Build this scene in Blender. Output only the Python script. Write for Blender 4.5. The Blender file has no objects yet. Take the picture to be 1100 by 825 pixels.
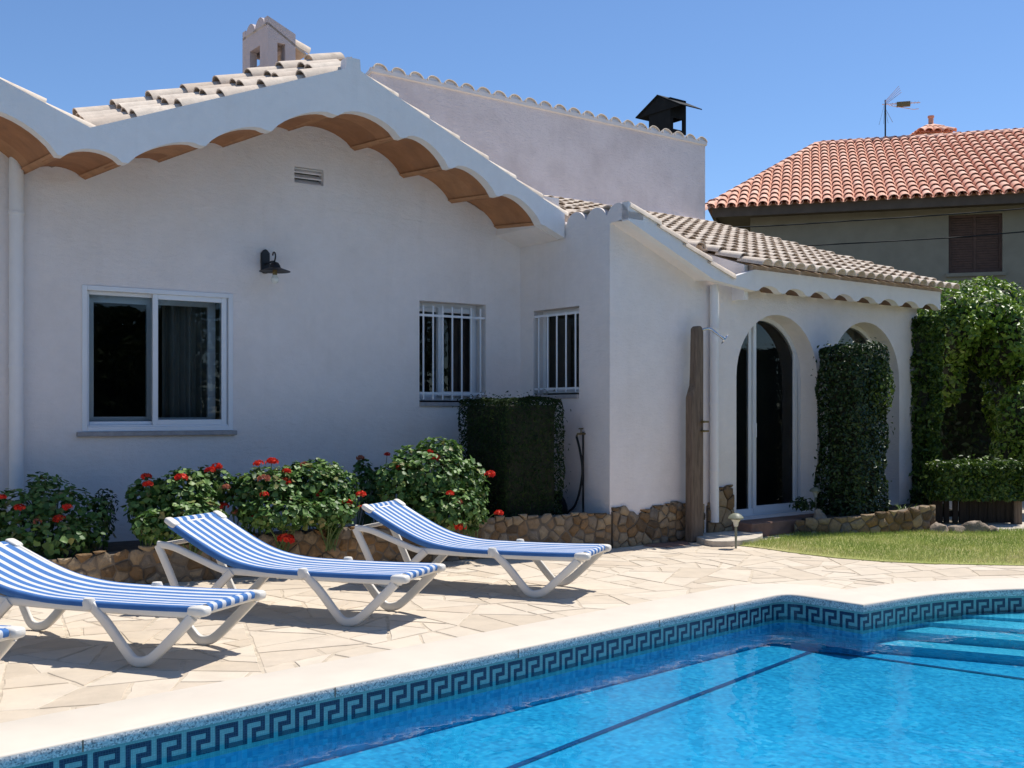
import bpy, math, random
import numpy as np
from mathutils import Vector, noise as mnoise
from mathutils.geometry import tessellate_polygon
random.seed(7); rng = np.random.default_rng(11)
R = math.radians
SC = bpy.context.scene
COL = SC.collection

# ------------------------------------------------------------------ camera model (photo 1100 x 825)
F, CX, HY, EYE = 1150.0, 550.0, 440.0, 1.5
def gx(x, y, z=0.0):
    Y = (EYE - z) * F / (y - HY)
    return ((x - CX) / F * Y, Y)
CU, SU = math.cos(R(37.52)), math.sin(R(37.52))
P0 = (1.0584, 11.593)
def W(t, d, z):                       # villa frame: t along the front, d back from the porch wall
    return (P0[0] + CU*t - SU*d, P0[1] + SU*t + CU*d, z)
KA = .07                               # the gabled facade stands a little skew to the porch front
def WA(t, d, z): return W(t, d - KA*t, z)
def hxa(x, y, d):
    k = (x - CX) / F
    bx, by = P0[0] - SU*d, P0[1] + CU*d
    ux, uy = CU + KA*SU, SU - KA*CU
    t = (k*by - bx) / (ux - uy*k); Y = by + uy*t
    return t, EYE + (HY - y) * Y / F
def hx(x, y, d):                      # point seen at (x, y) on the villa plane d
    k = (x - CX) / F
    bx, by = P0[0] - SU*d, P0[1] + CU*d
    t = (k*by - bx) / (CU - SU*k)
    Y = by + SU*t
    return t, EYE + (HY - y) * Y / F

# ------------------------------------------------------------------ materials
def newmat(name):
    m = bpy.data.materials.new(name); m.use_nodes = True
    nt = m.node_tree; nt.nodes.clear()
    return m, nt
def nd(nt, typ, **kw):
    n = nt.nodes.new(typ)
    for k, v in kw.items(): setattr(n, k, v)
    return n
def lk(nt, a, b): nt.links.new(a, b)
def c4(c): return (c[0], c[1], c[2], 1.0)
def ramp(nt, fac, stops):
    r = nd(nt, 'ShaderNodeValToRGB'); e = r.color_ramp.elements
    while len(e) < len(stops): e.new(0.5)
    for i, (p, c) in enumerate(stops): e[i].position = p; e[i].color = c4(c)
    lk(nt, fac, r.inputs[0]); return r.outputs[0]
def noise(nt, scale, detail=4, rough=.55, vec=None, dist=0):
    n = nd(nt, 'ShaderNodeTexNoise')
    n.inputs['Scale'].default_value = scale; n.inputs['Detail'].default_value = detail
    n.inputs['Roughness'].default_value = rough; n.inputs['Distortion'].default_value = dist
    if vec is not None: lk(nt, vec, n.inputs['Vector'])
    return n
def mixc(nt, fac, a, b, mode='MIX'):
    m = nd(nt, 'ShaderNodeMix', data_type='RGBA', blend_type=mode)
    for s, v in ((m.inputs[0], fac), (m.inputs[6], a), (m.inputs[7], b)):
        if hasattr(v, 'links'): lk(nt, v, s)
        elif isinstance(v, (int, float)): s.default_value = v
        else: s.default_value = c4(v)
    return m.outputs[2]
def pos(nt): return nd(nt, 'ShaderNodeNewGeometry').outputs['Position']
def objc(nt): return nd(nt, 'ShaderNodeTexCoord').outputs['Object']
def finish(nt, color, rough=.7, bump=None, bstr=.3, bdist=.01, spec=.5, metal=0, trans=None):
    p = nd(nt, 'ShaderNodeBsdfPrincipled')
    if hasattr(color, 'links'): lk(nt, color, p.inputs['Base Color'])
    else: p.inputs['Base Color'].default_value = c4(color)
    if hasattr(rough, 'links'): lk(nt, rough, p.inputs['Roughness'])
    else: p.inputs['Roughness'].default_value = rough
    p.inputs['Specular IOR Level'].default_value = spec
    p.inputs['Metallic'].default_value = metal
    if bump is not None:
        b = nd(nt, 'ShaderNodeBump'); b.inputs['Strength'].default_value = bstr; b.inputs['Distance'].default_value = bdist
        lk(nt, bump, b.inputs['Height']); lk(nt, b.outputs[0], p.inputs['Normal'])
    o = nd(nt, 'ShaderNodeOutputMaterial')
    if trans is not None:
        t = nd(nt, 'ShaderNodeBsdfTranslucent')
        if hasattr(color, 'links'): lk(nt, color, t.inputs[0])
        else: t.inputs[0].default_value = c4(color)
        mx = nd(nt, 'ShaderNodeMixShader'); mx.inputs[0].default_value = trans
        lk(nt, p.outputs[0], mx.inputs[1]); lk(nt, t.outputs[0], mx.inputs[2]); lk(nt, mx.outputs[0], o.inputs[0])
    else: lk(nt, p.outputs[0], o.inputs[0])
    return p
def tint(nt):
    a = nd(nt, 'ShaderNodeAttribute'); a.attribute_name = 'tint'; return a.outputs['Fac']
def simple(name, col, rough=.5, var=.12, scale=6, bump=0, bscale=80, metal=0, spec=.5, bdist=.004):
    m, nt = newmat(name); P = pos(nt)
    n = noise(nt, scale, 5, vec=P)
    d = tuple(c*(1-var) for c in col); l = tuple(min(1, c*(1+var)) for c in col)
    c = ramp(nt, n.outputs[0], [(.3, d), (.7, l)])
    bn = noise(nt, bscale, 3, vec=P).outputs[0] if bump else None
    finish(nt, c, rough, bn, bump, bdist, spec, metal); return m
def tinted(name, stops, rough=.8, nscale=12, namt=.35, bump=.3, bscale=60, bdist=.006, spec=.3, trans=None, dirt=None):
    m, nt = newmat(name); P = pos(nt)
    c = ramp(nt, tint(nt), stops)
    n = noise(nt, nscale, 6, .65, vec=P)
    g = ramp(nt, n.outputs[0], [(.25, (.5,)*3), (.75, (1.25,)*3)])
    c = mixc(nt, namt, c, g, 'MULTIPLY')
    if dirt:
        n2 = noise(nt, dirt[1], 5, .6, vec=P)
        f = nd(nt, 'ShaderNodeMapRange'); f.inputs[1].default_value = .55; f.inputs[2].default_value = .75
        f.inputs[4].default_value = dirt[2]
        lk(nt, n2.outputs[0], f.inputs[0]); c = mixc(nt, f.outputs[0], c, dirt[0])
    bn = noise(nt, bscale, 5, vec=P).outputs[0] if bump else None
    finish(nt, c, rough, bn, bump, bdist, spec, trans=trans); return m
def stucco(name, col, stain, amt=.25, bstr=.35, sc=90):
    m, nt = newmat(name); P = pos(nt)
    n = noise(nt, 1.3, 6, .6, vec=P); n2 = noise(nt, 9, 4, .6, vec=P)
    f = nd(nt, 'ShaderNodeMapRange'); f.inputs[1].default_value = .42; f.inputs[2].default_value = .72; f.inputs[4].default_value = amt
    lk(nt, n.outputs[0], f.inputs[0])
    c = mixc(nt, f.outputs[0], col, stain)
    c = mixc(nt, .12, c, ramp(nt, n2.outputs[0], [(.3, (.72,)*3), (.7, (1.08,)*3)]), 'MULTIPLY')
    v = nd(nt, 'ShaderNodeVectorMath', operation='MULTIPLY'); v.inputs[1].default_value = (1, 1, 2.2); lk(nt, P, v.inputs[0])
    sv = nd(nt, 'ShaderNodeVectorMath', operation='MULTIPLY'); sv.inputs[1].default_value = (6, 6, .45); lk(nt, P, sv.inputs[0])
    sn = noise(nt, 1.0, 5, .6, vec=sv.outputs[0])
    c = mixc(nt, .16, c, ramp(nt, sn.outputs[0], [(.28, (.80, .775, .74)), (.46, (1, 1, 1))]), 'MULTIPLY')
    b1 = noise(nt, sc, 4, .6, vec=v.outputs[0]); b2 = noise(nt, 14, 3, vec=v.outputs[0])
    ad = nd(nt, 'ShaderNodeMath', operation='MULTIPLY_ADD'); lk(nt, b2.outputs[0], ad.inputs[0]); ad.inputs[1].default_value = 1.3; lk(nt, b1.outputs[0], ad.inputs[2])
    finish(nt, c, .85, ad.outputs[0], bstr, .012, .2); return m

M = {}
M['white'] = stucco('white_stucco', (.84, .77, .735), (.72, .64, .585), .4, .55)
M['fascia'] = stucco('fascia_render', (.80, .765, .745), (.70, .66, .63), .25, .3, 60)
M['pink'] = stucco('rough_render', (.86, .775, .76), (.64, .555, .535), .7, 1.0, 45)
M['chimney'] = stucco('chimney_render', (.60, .52, .51), (.46, .39, .38), .5, .6, 50)
M['tile'] = tinted('beige_roof_tile', [(0, (.42, .32, .24)), (.45, (.58, .47, .37)), (1, (.70, .60, .49))], .85, 9, .45, .4, 50, dirt=((.33, .27, .22), 6, .55))
M['redtile'] = tinted('red_roof_tile', [(0, (.66, .33, .22)), (.5, (.76, .42, .295)), (1, (.82, .50, .375))], .8, 3, .3, .2, 40)
M['soffit'] = tinted('terracotta_soffit', [(0, (.33, .15, .07)), (.5, (.41, .19, .09)), (1, (.47, .24, .12))], .8, 5, .5, .3, 40, dirt=((.25, .13, .08), 4, .5))
M['browntile'] = simple('brown_eave_tile', (.17, .10, .065), .85, .2, 8)
M['stone'] = tinted('rubble_stone', [(0, (.13, .09, .055)), (.25, (.27, .16, .075)), (.5, (.29, .20, .12)), (.75, (.38, .28, .17)), (1, (.19, .16, .13))], .9, 14, .6, .8, 30, .02, .2)
M['mortar'] = simple('mortar', (.16, .125, .09), .95, .3, 12, .6, 60)
M['paver'] = tinted('crazy_paving_stone', [(0, (.52, .43, .325)), (.35, (.59, .50, .39)), (.7, (.63, .545, .435)), (1, (.55, .455, .35))], .75, 5, .3, .35, 35, .004, .3, dirt=((.50, .40, .29), 2.5, .4))
M['coping'] = simple('coping_stone', (.61, .54, .45), .7, .05, 3, .25, 220, bdist=.002)
M['bed'] = simple('paving_joint_mortar', (.50, .42, .32), .95, .25, 10, .4, 60)
M['soil'] = simple('soil', (.06, .045, .03), .95, .4, 14, .8, 30, bdist=.02)
M['plastic'] = simple('white_resin', (.72, .68, .61), .38, .06, 4, .0)
M['alu'] = simple('white_aluminium', (.74, .75, .77), .35, .03, 3)
M['black'] = simple('black_iron', (.012, .012, .014), .5, .3, 30, .2, 90)
M['sheet'] = simple('black_sheet_metal', (.006, .007, .008), .75, .3, 8, spec=.2)
M['sill'] = simple('grey_sill', (.33, .31, .31), .7, .15, 20, .2)
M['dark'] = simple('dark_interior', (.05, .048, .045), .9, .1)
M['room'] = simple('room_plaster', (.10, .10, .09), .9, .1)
M['curtain'] = simple('curtain_cloth', (.22, .22, .20), .9, .1, 5)
M['hose'] = simple('black_rubber', (.016, .018, .02), .7, .2, spec=.15)
M['brass'] = simple('aged_brass', (.22, .16, .07), .45, .3, 40, metal=.7)
M['steel'] = simple('chrome', (.6, .6, .6), .25, .1, metal=1)
M['nwall'] = simple('olive_render', (.27, .245, .19), .9, .1, 3, .3, 40)
M['nsoffit'] = simple('brown_eave_board', (.10, .075, .055), .8, .2, 5)
M['nshutter'] = simple('brown_shutter', (.095, .05, .035), .7, .2, 10)
M['rock'] = simple('garden_rock', (.27, .21, .155), .9, .35, 7, .8, 25, bdist=.02)
M['slab'] = simple('stone_slab', (.50, .44, .36), .85, .2, 8, .5, 30)
M['step'] = simple('terracotta_step', (.24, .13, .09), .8, .25, 8, .3, 30)
M['petal'] = tinted('red_petal', [(0, (.50, .012, .008)), (.6, (.70, .03, .012)), (1, (.80, .09, .04))], .6, 20, .1, 0, trans=.25)
M['faded'] = tinted('faded_petal', [(0, (.36, .10, .06)), (1, (.55, .2, .12))], .7, 20, .2, 0, trans=.25)
M['stem'] = simple('green_stem', (.10, .15, .045), .7, .2)
M['darkgreen'] = simple('hedge_core_green', (.03, .045, .018), .9, .4, 3)  # plain dark green for the solid core of the near-side hedge
M['twig'] = simple('brown_twig', (.022, .024, .012), .9, .3, 20)
M['geranium'] = tinted('geranium_leaf', [(0, (.035, .095, .016)), (.5, (.095, .20, .038)), (.9, (.18, .29, .075)), (1, (.24, .20, .07))], .5, 40, .2, 0, spec=.45, trans=.2)
M['cypress'] = tinted('clipped_conifer_leaf', [(0, (.010, .026, .006)), (.6, (.02, .045, .009)), (1, (.05, .075, .014))], .7, 30, .2, 0, spec=.25, trans=.2)
M['ficus'] = tinted('clipped_hedge_leaf', [(0, (.012, .03, .007)), (.6, (.024, .055, .012)), (1, (.06, .105, .022))], .45, 30, .2, 0, spec=.5, trans=.2)
M['ivy'] = tinted('creeper_leaf', [(0, (.04, .095, .008)), (.5, (.13, .24, .02)), (1, (.28, .39, .06))], .42, 30, .2, 0, spec=.5, trans=.28)
M['privet'] = tinted('hedge_leaf', [(0, (.018, .042, .005)), (.5, (.055, .11, .012)), (1, (.17, .25, .035))], .45, 30, .2, 0, spec=.45, trans=.25)
M['grassblade'] = tinted('grass_blade', [(0, (.22, .31, .06)), (.5, (.36, .43, .11)), (.8, (.52, .50, .20)), (1, (.66, .56, .32))], .7, 1.6, .3, 0, trans=.3)
M['farleaf'] = tinted('tree_leaf', [(0, (.018, .04, .009)), (.6, (.035, .068, .016)), (1, (.06, .10, .024))], .6, 5, .3, 0, trans=.2)

def mk_concrete_face():                # exposed aggregate nose of the coping
    m, nt = newmat('pebbled_coping_edge'); P = pos(nt)
    v = nd(nt, 'ShaderNodeTexVoronoi'); v.inputs['Scale'].default_value = 130; lk(nt, P, v.inputs['Vector'])
    w = nd(nt, 'ShaderNodeTexWhiteNoise'); lk(nt, v.outputs['Position'], w.inputs[0])
    c = ramp(nt, w.outputs[0], [(0, (.16, .17, .18)), (.35, (.42, .43, .43)), (1, (.72, .70, .66))])
    finish(nt, c, .8, v.outputs['Distance'], .3, .003, .3); return m
M['pebble'] = mk_concrete_face()
def mk_ground():
    m, nt = newmat('dry_ground'); P = pos(nt)
    n = noise(nt, .35, 8, .65, vec=P); n2 = noise(nt, 25, 4, vec=P)
    c = ramp(nt, n.outputs[0], [(.35, (.10, .105, .05)), (.5, (.15, .135, .075)), (.7, (.09, .085, .04))])
    c = mixc(nt, .35, c, ramp(nt, n2.outputs[0], [(.3, (.6,)*3), (.7, (1.2,)*3)]), 'MULTIPLY')
    finish(nt, c, .95, n2.outputs[0], .4, .01, .1); return m
M['ground'] = mk_ground()
def mk_lawn():
    m, nt = newmat('lawn_turf'); P = pos(nt)
    n = noise(nt, 1.1, 6, .6, vec=P); n2 = noise(nt, 60, 3, vec=P)
    c = ramp(nt, n.outputs[0], [(.3, (.28, .33, .09)), (.55, (.42, .40, .17)), (.75, (.52, .44, .25))])
    c = mixc(nt, .5, c, ramp(nt, n2.outputs[0], [(.3, (.5,)*3), (.7, (1.2,)*3)]), 'MULTIPLY')
    finish(nt, c, .95, n2.outputs[0], .8, .02, .1); return m
M['lawn'] = mk_lawn()
def mk_wood(name, a, b, sc=9):
    m, nt = newmat(name)
    v = nd(nt, 'ShaderNodeVectorMath', operation='MULTIPLY'); v.inputs[1].default_value = (sc*3, sc*3, sc*.25); lk(nt, objc(nt), v.inputs[0])
    n = noise(nt, 1.5, 7, .65, vec=v.outputs[0], dist=.6)
    c = ramp(nt, n.outputs[0], [(.3, a), (.65, b)])
    finish(nt, c, .8, n.outputs[0], .5, .01, .25); return m
M['wood'] = mk_wood('weathered_timber', (.085, .06, .042), (.20, .145, .105))
M['fence'] = mk_wood('dark_fence_timber', (.012, .009, .007), (.04, .029, .021))
def mk_mosaic(name, stops, size=.025, grout=(.25, .42, .5), gw=.08, wet=.25):
    m, nt = newmat(name)
    uv = nd(nt, 'ShaderNodeUVMap'); uv.uv_map = 'UVMap'
    sc = nd(nt, 'ShaderNodeVectorMath', operation='SCALE'); sc.inputs['Scale'].default_value = 1/size; lk(nt, uv.outputs[0], sc.inputs[0])
    fl = nd(nt, 'ShaderNodeVectorMath', operation='FLOOR'); lk(nt, sc.outputs[0], fl.inputs[0])
    fr = nd(nt, 'ShaderNodeVectorMath', operation='FRACTION'); lk(nt, sc.outputs[0], fr.inputs[0])
    w = nd(nt, 'ShaderNodeTexWhiteNoise', noise_dimensions='3D'); lk(nt, fl.outputs[0], w.inputs[0])
    big = noise(nt, 2.2, 5, .6, vec=uv.outputs[0])
    ad = nd(nt, 'ShaderNodeMath', operation='MULTIPLY_ADD'); lk(nt, big.outputs[0], ad.inputs[0]); ad.inputs[1].default_value = .9
    mu = nd(nt, 'ShaderNodeMath', operation='MULTIPLY'); lk(nt, w.outputs[0], mu.inputs[0]); mu.inputs[1].default_value = .6
    lk(nt, mu.outputs[0], ad.inputs[2])
    sb = nd(nt, 'ShaderNodeMath', operation='SUBTRACT'); lk(nt, ad.outputs[0], sb.inputs[0]); sb.inputs[1].default_value = .25
    c = ramp(nt, sb.outputs[0], stops)
    sp = nd(nt, 'ShaderNodeSeparateXYZ'); lk(nt, fr.outputs[0], sp.inputs[0])
    fs = []
    for k in (0, 1):
        g = nd(nt, 'ShaderNodeMath', operation='LESS_THAN'); lk(nt, sp.outputs[k], g.inputs[0]); g.inputs[1].default_value = gw; fs.append(g)
    mx = nd(nt, 'ShaderNodeMath', operation='MAXIMUM'); lk(nt, fs[0].outputs[0], mx.inputs[0]); lk(nt, fs[1].outputs[0], mx.inputs[1])
    c = mixc(nt, mx.outputs[0], c, grout)
    finish(nt, c, wet, None, spec=.5); return m
M['basin'] = mk_mosaic('blue_pool_mosaic', [(0, (.014, .20, .38)), (.4, (.028, .315, .54)), (.7, (.045, .40, .63)), (1, (.10, .50, .70))], .03, (.05, .35, .53))
M['steptile'] = mk_mosaic('shallow_water_step_mosaic', [(0, (.05, .34, .50)), (.5, (.10, .47, .62)), (1, (.22, .62, .74))], .03, (.10, .45, .60))  # lighter than the basin: paints in the light that shallow water lets through
M['teal'] = mk_mosaic('teal_tile', [(0, (.17, .36, .36)), (.5, (.21, .42, .41)), (1, (.27, .48, .46))], .0127, (.13, .28, .29), .12)
M['navy'] = mk_mosaic('navy_tile', [(0, (.006, .012, .04)), (.5, (.010, .02, .06)), (1, (.02, .035, .09))], .0127, (.05, .09, .14), .12)
M['line'] = mk_mosaic('dark_floor_line', [(0, (.01, .04, .13)), (1, (.015, .06, .18))], .03, (.02, .09, .2))
def mk_water():
    m, nt = newmat('pool_water'); P = pos(nt)
    v = nd(nt, 'ShaderNodeVectorMath', operation='MULTIPLY'); v.inputs[1].default_value = (1.0, .75, 1); lk(nt, P, v.inputs[0])
    n1 = noise(nt, 2.2, 3, .5, vec=v.outputs[0], dist=.4); n2 = noise(nt, 7, 2, .5, vec=v.outputs[0])
    ad = nd(nt, 'ShaderNodeMath', operation='MULTIPLY_ADD'); lk(nt, n2.outputs[0], ad.inputs[0]); ad.inputs[1].default_value = .18; lk(nt, n1.outputs[0], ad.inputs[2])
    b = nd(nt, 'ShaderNodeBump'); b.inputs['Strength'].default_value = .3; b.inputs['Distance'].default_value = .045; lk(nt, ad.outputs[0], b.inputs['Height'])
    fr = nd(nt, 'ShaderNodeFresnel'); fr.inputs['IOR'].default_value = 1.33; lk(nt, b.outputs[0], fr.inputs['Normal'])
    t = nd(nt, 'ShaderNodeBsdfTransparent'); t.inputs[0].default_value = (.62, .90, .97, 1)
    g = nd(nt, 'ShaderNodeBsdfGlossy'); g.inputs['Roughness'].default_value = .02; lk(nt, b.outputs[0], g.inputs['Normal'])
    x = nd(nt, 'ShaderNodeMixShader'); lk(nt, fr.outputs[0], x.inputs[0]); lk(nt, t.outputs[0], x.inputs[1]); lk(nt, g.outputs[0], x.inputs[2])
    o = nd(nt, 'ShaderNodeOutputMaterial'); lk(nt, x.outputs[0], o.inputs[0]); return m
M['water'] = mk_water()
def mk_glass(name, tintc=(.80, .84, .84)):
    m, nt = newmat(name)
    n = noise(nt, 1.2, 2, vec=pos(nt))
    b = nd(nt, 'ShaderNodeBump'); b.inputs['Strength'].default_value = .015; b.inputs['Distance'].default_value = .01; lk(nt, n.outputs[0], b.inputs['Height'])
    fr = nd(nt, 'ShaderNodeFresnel'); fr.inputs['IOR'].default_value = 1.5
    t = nd(nt, 'ShaderNodeBsdfTransparent'); t.inputs[0].default_value = c4(tintc)
    g = nd(nt, 'ShaderNodeBsdfGlossy'); g.inputs['Roughness'].default_value = .01; lk(nt, b.outputs[0], g.inputs['Normal'])
    x = nd(nt, 'ShaderNodeMixShader'); lk(nt, fr.outputs[0], x.inputs[0]); lk(nt, t.outputs[0], x.inputs[1]); lk(nt, g.outputs[0], x.inputs[2])
    o = nd(nt, 'ShaderNodeOutputMaterial'); lk(nt, x.outputs[0], o.inputs[0]); return m
M['glass'] = mk_glass('window_glass')
M['bulb'] = simple('clear_bulb', (.75, .74, .68), .15, .03)
def mk_fabric():
    m, nt = newmat('striped_sling_cloth'); O = objc(nt)
    sp = nd(nt, 'ShaderNodeSeparateXYZ'); lk(nt, O, sp.inputs[0])
    a = nd(nt, 'ShaderNodeMath', operation='MULTIPLY_ADD'); lk(nt, sp.outputs[1], a.inputs[0]); a.inputs[1].default_value = 1/.088; a.inputs[2].default_value = 100.23
    f = nd(nt, 'ShaderNodeMath', operation='FRACT'); lk(nt, a.outputs[0], f.inputs[0])
    r = nd(nt, 'ShaderNodeMath', operation='LESS_THAN'); lk(nt, f.outputs[0], r.inputs[0]); r.inputs[1].default_value = .43
    ab = nd(nt, 'ShaderNodeMath', operation='ABSOLUTE'); lk(nt, sp.outputs[1], ab.inputs[0])
    g = nd(nt, 'ShaderNodeMath', operation='LESS_THAN'); lk(nt, ab.outputs[0], g.inputs[0]); g.inputs[1].default_value = .296
    k = nd(nt, 'ShaderNodeMath', operation='MULTIPLY'); lk(nt, r.outputs[0], k.inputs[0]); lk(nt, g.outputs[0], k.inputs[1])
    n = noise(nt, 5, 4, vec=O)
    blue = ramp(nt, n.outputs[0], [(.3, (.045, .145, .385)), (.7, (.075, .195, .455))])
    wht = ramp(nt, n.outputs[0], [(.3, (.58, .60, .65)), (.7, (.66, .68, .73))])
    c = mixc(nt, k.outputs[0], blue, wht)
    w = nd(nt, 'ShaderNodeTexWave'); w.inputs['Scale'].default_value = 160; lk(nt, O, w.inputs['Vector'])
    finish(nt, c, .8, w.outputs[0], .15, .002, .25, trans=.12); return m
M['sling'] = mk_fabric()

# ------------------------------------------------------------------ mesh helpers
ORG = {}
def sq_(v, e): return math.copysign(abs(v)**e, v)
class MB:
    def __init__(s): s.v = []; s.f = []; s.m = []; s.t = []; s.uv = None
    def add(s, vs, fs, mat=0, tint=.5):
        b = len(s.v); s.v.extend([tuple(p) for p in vs])
        for f in fs: s.f.append(tuple(i + b for i in f)); s.m.append(mat); s.t.append(tint)
    def box(s, fn, a, b, mat=0, tint=.5):
        (x0, y0, z0), (x1, y1, z1) = a, b
        vs = [fn(x, y, z) for z in (z0, z1) for y in (y0, y1) for x in (x0, x1)]
        s.add(vs, [(0,2,3,1), (4,5,7,6), (0,1,5,4), (2,6,7,3), (0,4,6,2), (1,3,7,5)], mat, tint)
    def tube(s, pts, r, seg=8, mat=0, tint=.5, cap=True, flat=None, taper=None, sq=1):
        P = [Vector(p) for p in pts]; n = len(P); rings = []
        prev = None
        for i in range(n):
            d = (P[min(i+1, n-1)] - P[max(i-1, 0)]).normalized()
            if flat is not None: side = Vector(flat)
            elif prev is None:
                side = d.cross(Vector((0, 0, 1)))
                if side.length < 1e-4: side = d.cross(Vector((1, 0, 0)))
            else: side = prev
            side = (side - d*side.dot(d)).normalized(); prev = side
            up = side.cross(d)
            rr = r if not taper else r*(1 + (taper-1)*i/(n-1))
            ra, rb = (rr if not isinstance(rr, tuple) else rr[0]), (rr if not isinstance(rr, tuple) else rr[1])
            rings.append([P[i] + side*sq_(math.cos(2*math.pi*k/seg), sq)*ra + up*sq_(math.sin(2*math.pi*k/seg), sq)*rb for k in range(seg)])
        vs = [v for rg in rings for v in rg]; fs = []
        for i in range(n-1):
            for k in range(seg):
                k2 = (k+1) % seg
                fs.append((i*seg+k, i*seg+k2, (i+1)*seg+k2, (i+1)*seg+k))
        if cap: fs += [tuple(range(seg))[::-1], tuple((n-1)*seg+k for k in range(seg))]
        s.add(vs, fs, mat, tint)
    def plate(s, loops, fn, d0, d1, mat=0, tint=.5):      # polygon with holes, given thickness
        vl = [[Vector((a, b, 0)) for a, b in lp] for lp in loops]
        tris = tessellate_polygon(vl)
        flatp = [p for lp in loops for p in lp]; n = len(flatp)
        vs = [fn(a, d0, b) for a, b in flatp] + [fn(a, d1, b) for a, b in flatp]
        fs = [tuple(t) for t in tris] + [tuple(i+n for i in t[::-1]) for t in tris]
        b = 0
        for lp in loops:
            k = len(lp)
            for i in range(k):
                j = (i+1) % k
                fs.append((b+i, b+j, b+j+n, b+i+n))
            b += k
        s.add(vs, fs, mat, tint)
    def lathe(s, prof, c, seg=20, mat=0, tint=.5, axis=None):
        vs = []; n = len(prof)
        for i in range(seg):
            a = 2*math.pi*i/seg
            for r, z in prof: vs.append((c[0]+r*math.cos(a), c[1]+r*math.sin(a), c[2]+z))
        fs = []
        for i in range(seg):
            j = (i+1) % seg
            for k in range(n-1): fs.append((i*n+k, j*n+k, j*n+k+1, i*n+k+1))
        s.add(vs, fs, mat, tint)
    def build(s, name, mats, parent=None, smooth=None, bevel=0, local=False, up=False):
        o_ = Vector((0, 0, 0))
        if parent is not None and not local:
            p = parent
            while p is not None: o_ += p.location; p = p.parent
        me = bpy.data.meshes.new(name)
        me.from_pydata([(v[0]-o_.x, v[1]-o_.y, v[2]-o_.z) for v in s.v], [], s.f)
        if not isinstance(mats, (list, tuple)): mats = [mats]
        for m in mats: me.materials.append(m)
        me.polygons.foreach_set('material_index', s.m)
        a = me.attributes.new('tint', 'FLOAT', 'FACE'); a.data.foreach_set('value', s.t)
        if s.uv is not None:
            L = me.uv_layers.new(name='UVMap')
            L.data.foreach_set('uv', np.array([s.uv[l.vertex_index] for l in me.loops], dtype=np.float32).ravel())
        import bmesh
        bm = bmesh.new(); bm.from_mesh(me); bmesh.ops.recalc_face_normals(bm, faces=bm.faces)
        if up:
            for f in bm.faces:
                f.normal_update()
                if f.normal.dot(up if isinstance(up, Vector) else Vector((0, 0, 1))) < 0: f.normal_flip()
        bm.to_mesh(me); bm.free()
        if smooth:
            me.shade_smooth(); me.set_sharp_from_angle(angle=R(smooth))
        me.update()
        o = bpy.data.objects.new(name, me); COL.objects.link(o)
        if parent is not None: o.parent = parent
        if bevel:
            b = o.modifiers.new('bevel', 'BEVEL'); b.width = bevel; b.segments = 2; b.limit_method = 'ANGLE'; b.angle_limit = R(40)
        return o
def idf(x, y, z): return (x, y, z)
def tag(o, label=None, cat=None, group=None, kind=None):
    if label: o['label'] = label
    if cat: o['category'] = cat
    if group: o['group'] = group
    if kind: o['kind'] = kind
    return o
def thing(name, loc, label, cat, group=None, rz=0):
    o = bpy.data.objects.new(name, None); o.empty_display_size = .1; COL.objects.link(o)
    o.location = loc; o.rotation_euler = (0, 0, rz)
    return tag(o, label, cat, group)
def leafmesh(name, Pn, Nn, size, mat, parent=None, shape='fold', tints=None, asp=.55, label=None):
    """many small leaves: positions, facing directions, sizes"""
    n = len(Pn); Nn = Nn/np.maximum(np.linalg.norm(Nn, axis=1, keepdims=True), 1e-6)
    rv = rng.normal(size=(n, 3)); a = np.cross(Nn, rv); a /= np.maximum(np.linalg.norm(a, axis=1, keepdims=True), 1e-6)
    b = np.cross(Nn, a); sz = np.broadcast_to(np.asarray(size), (n,))[:, None]
    if shape == 'fold':
        V = np.stack([Pn - a*sz*.5, Pn + b*sz*asp*.5 + Nn*sz*.12, Pn + a*sz*.5 - Nn*sz*.1, Pn - b*sz*asp*.5 + Nn*sz*.12], 1)
        F_ = np.array([[0, 1, 2], [0, 2, 3]]); k = 4
    elif shape == 'blade':
        V = np.stack([Pn - b*sz*.06, Pn + b*sz*.06, Pn + Nn*sz + a*sz*.35], 1); F_ = np.array([[0, 1, 2]]); k = 3
    else:
        q = 7; L = [Pn - Nn*sz*.10]
        for i in range(q):
            an = 2*math.pi*i/q; rr = .5*(1 + .12*((i % 2)*2-1))*(0.55 if i == 0 else 1)
            L.append(Pn + (a*math.cos(an) + b*math.sin(an))*sz*rr + Nn*sz*.06*rng.normal(size=(n, 1)))
        V = np.stack(L, 1); k = q+1
        F_ = np.array([[0, i+1, (i+1) % q + 1] for i in range(q)])
    nf = len(F_)
    V = V.reshape(-1, 3)
    FF = (F_[None] + (np.arange(n)*k)[:, None, None]).reshape(-1, 3)
    if parent is not None:
        o_ = Vector((0, 0, 0)); p = parent
        while p is not None: o_ += p.location; p = p.parent
        V = V - np.array(o_)
    me = bpy.data.meshes.new(name)
    me.vertices.add(len(V)); me.vertices.foreach_set('co', V.astype(np.float32).ravel())
    me.loops.add(FF.size); me.loops.foreach_set('vertex_index', FF.astype(np.int32).ravel())
    me.polygons.add(len(FF)); me.polygons.foreach_set('loop_start', np.arange(0, FF.size, 3, dtype=np.int32))
    me.materials.append(mat)
    tv = rng.random(n) if tints is None else tints
    at = me.attributes.new('tint', 'FLOAT', 'FACE'); at.data.foreach_set('value', np.repeat(tv, nf).astype(np.float32))
    me.update(calc_edges=True); me.validate()
    o = bpy.data.objects.new(name, me); COL.objects.link(o)
    if parent is not None: o.parent = parent
    if label: o['label'] = label
    return o
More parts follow.
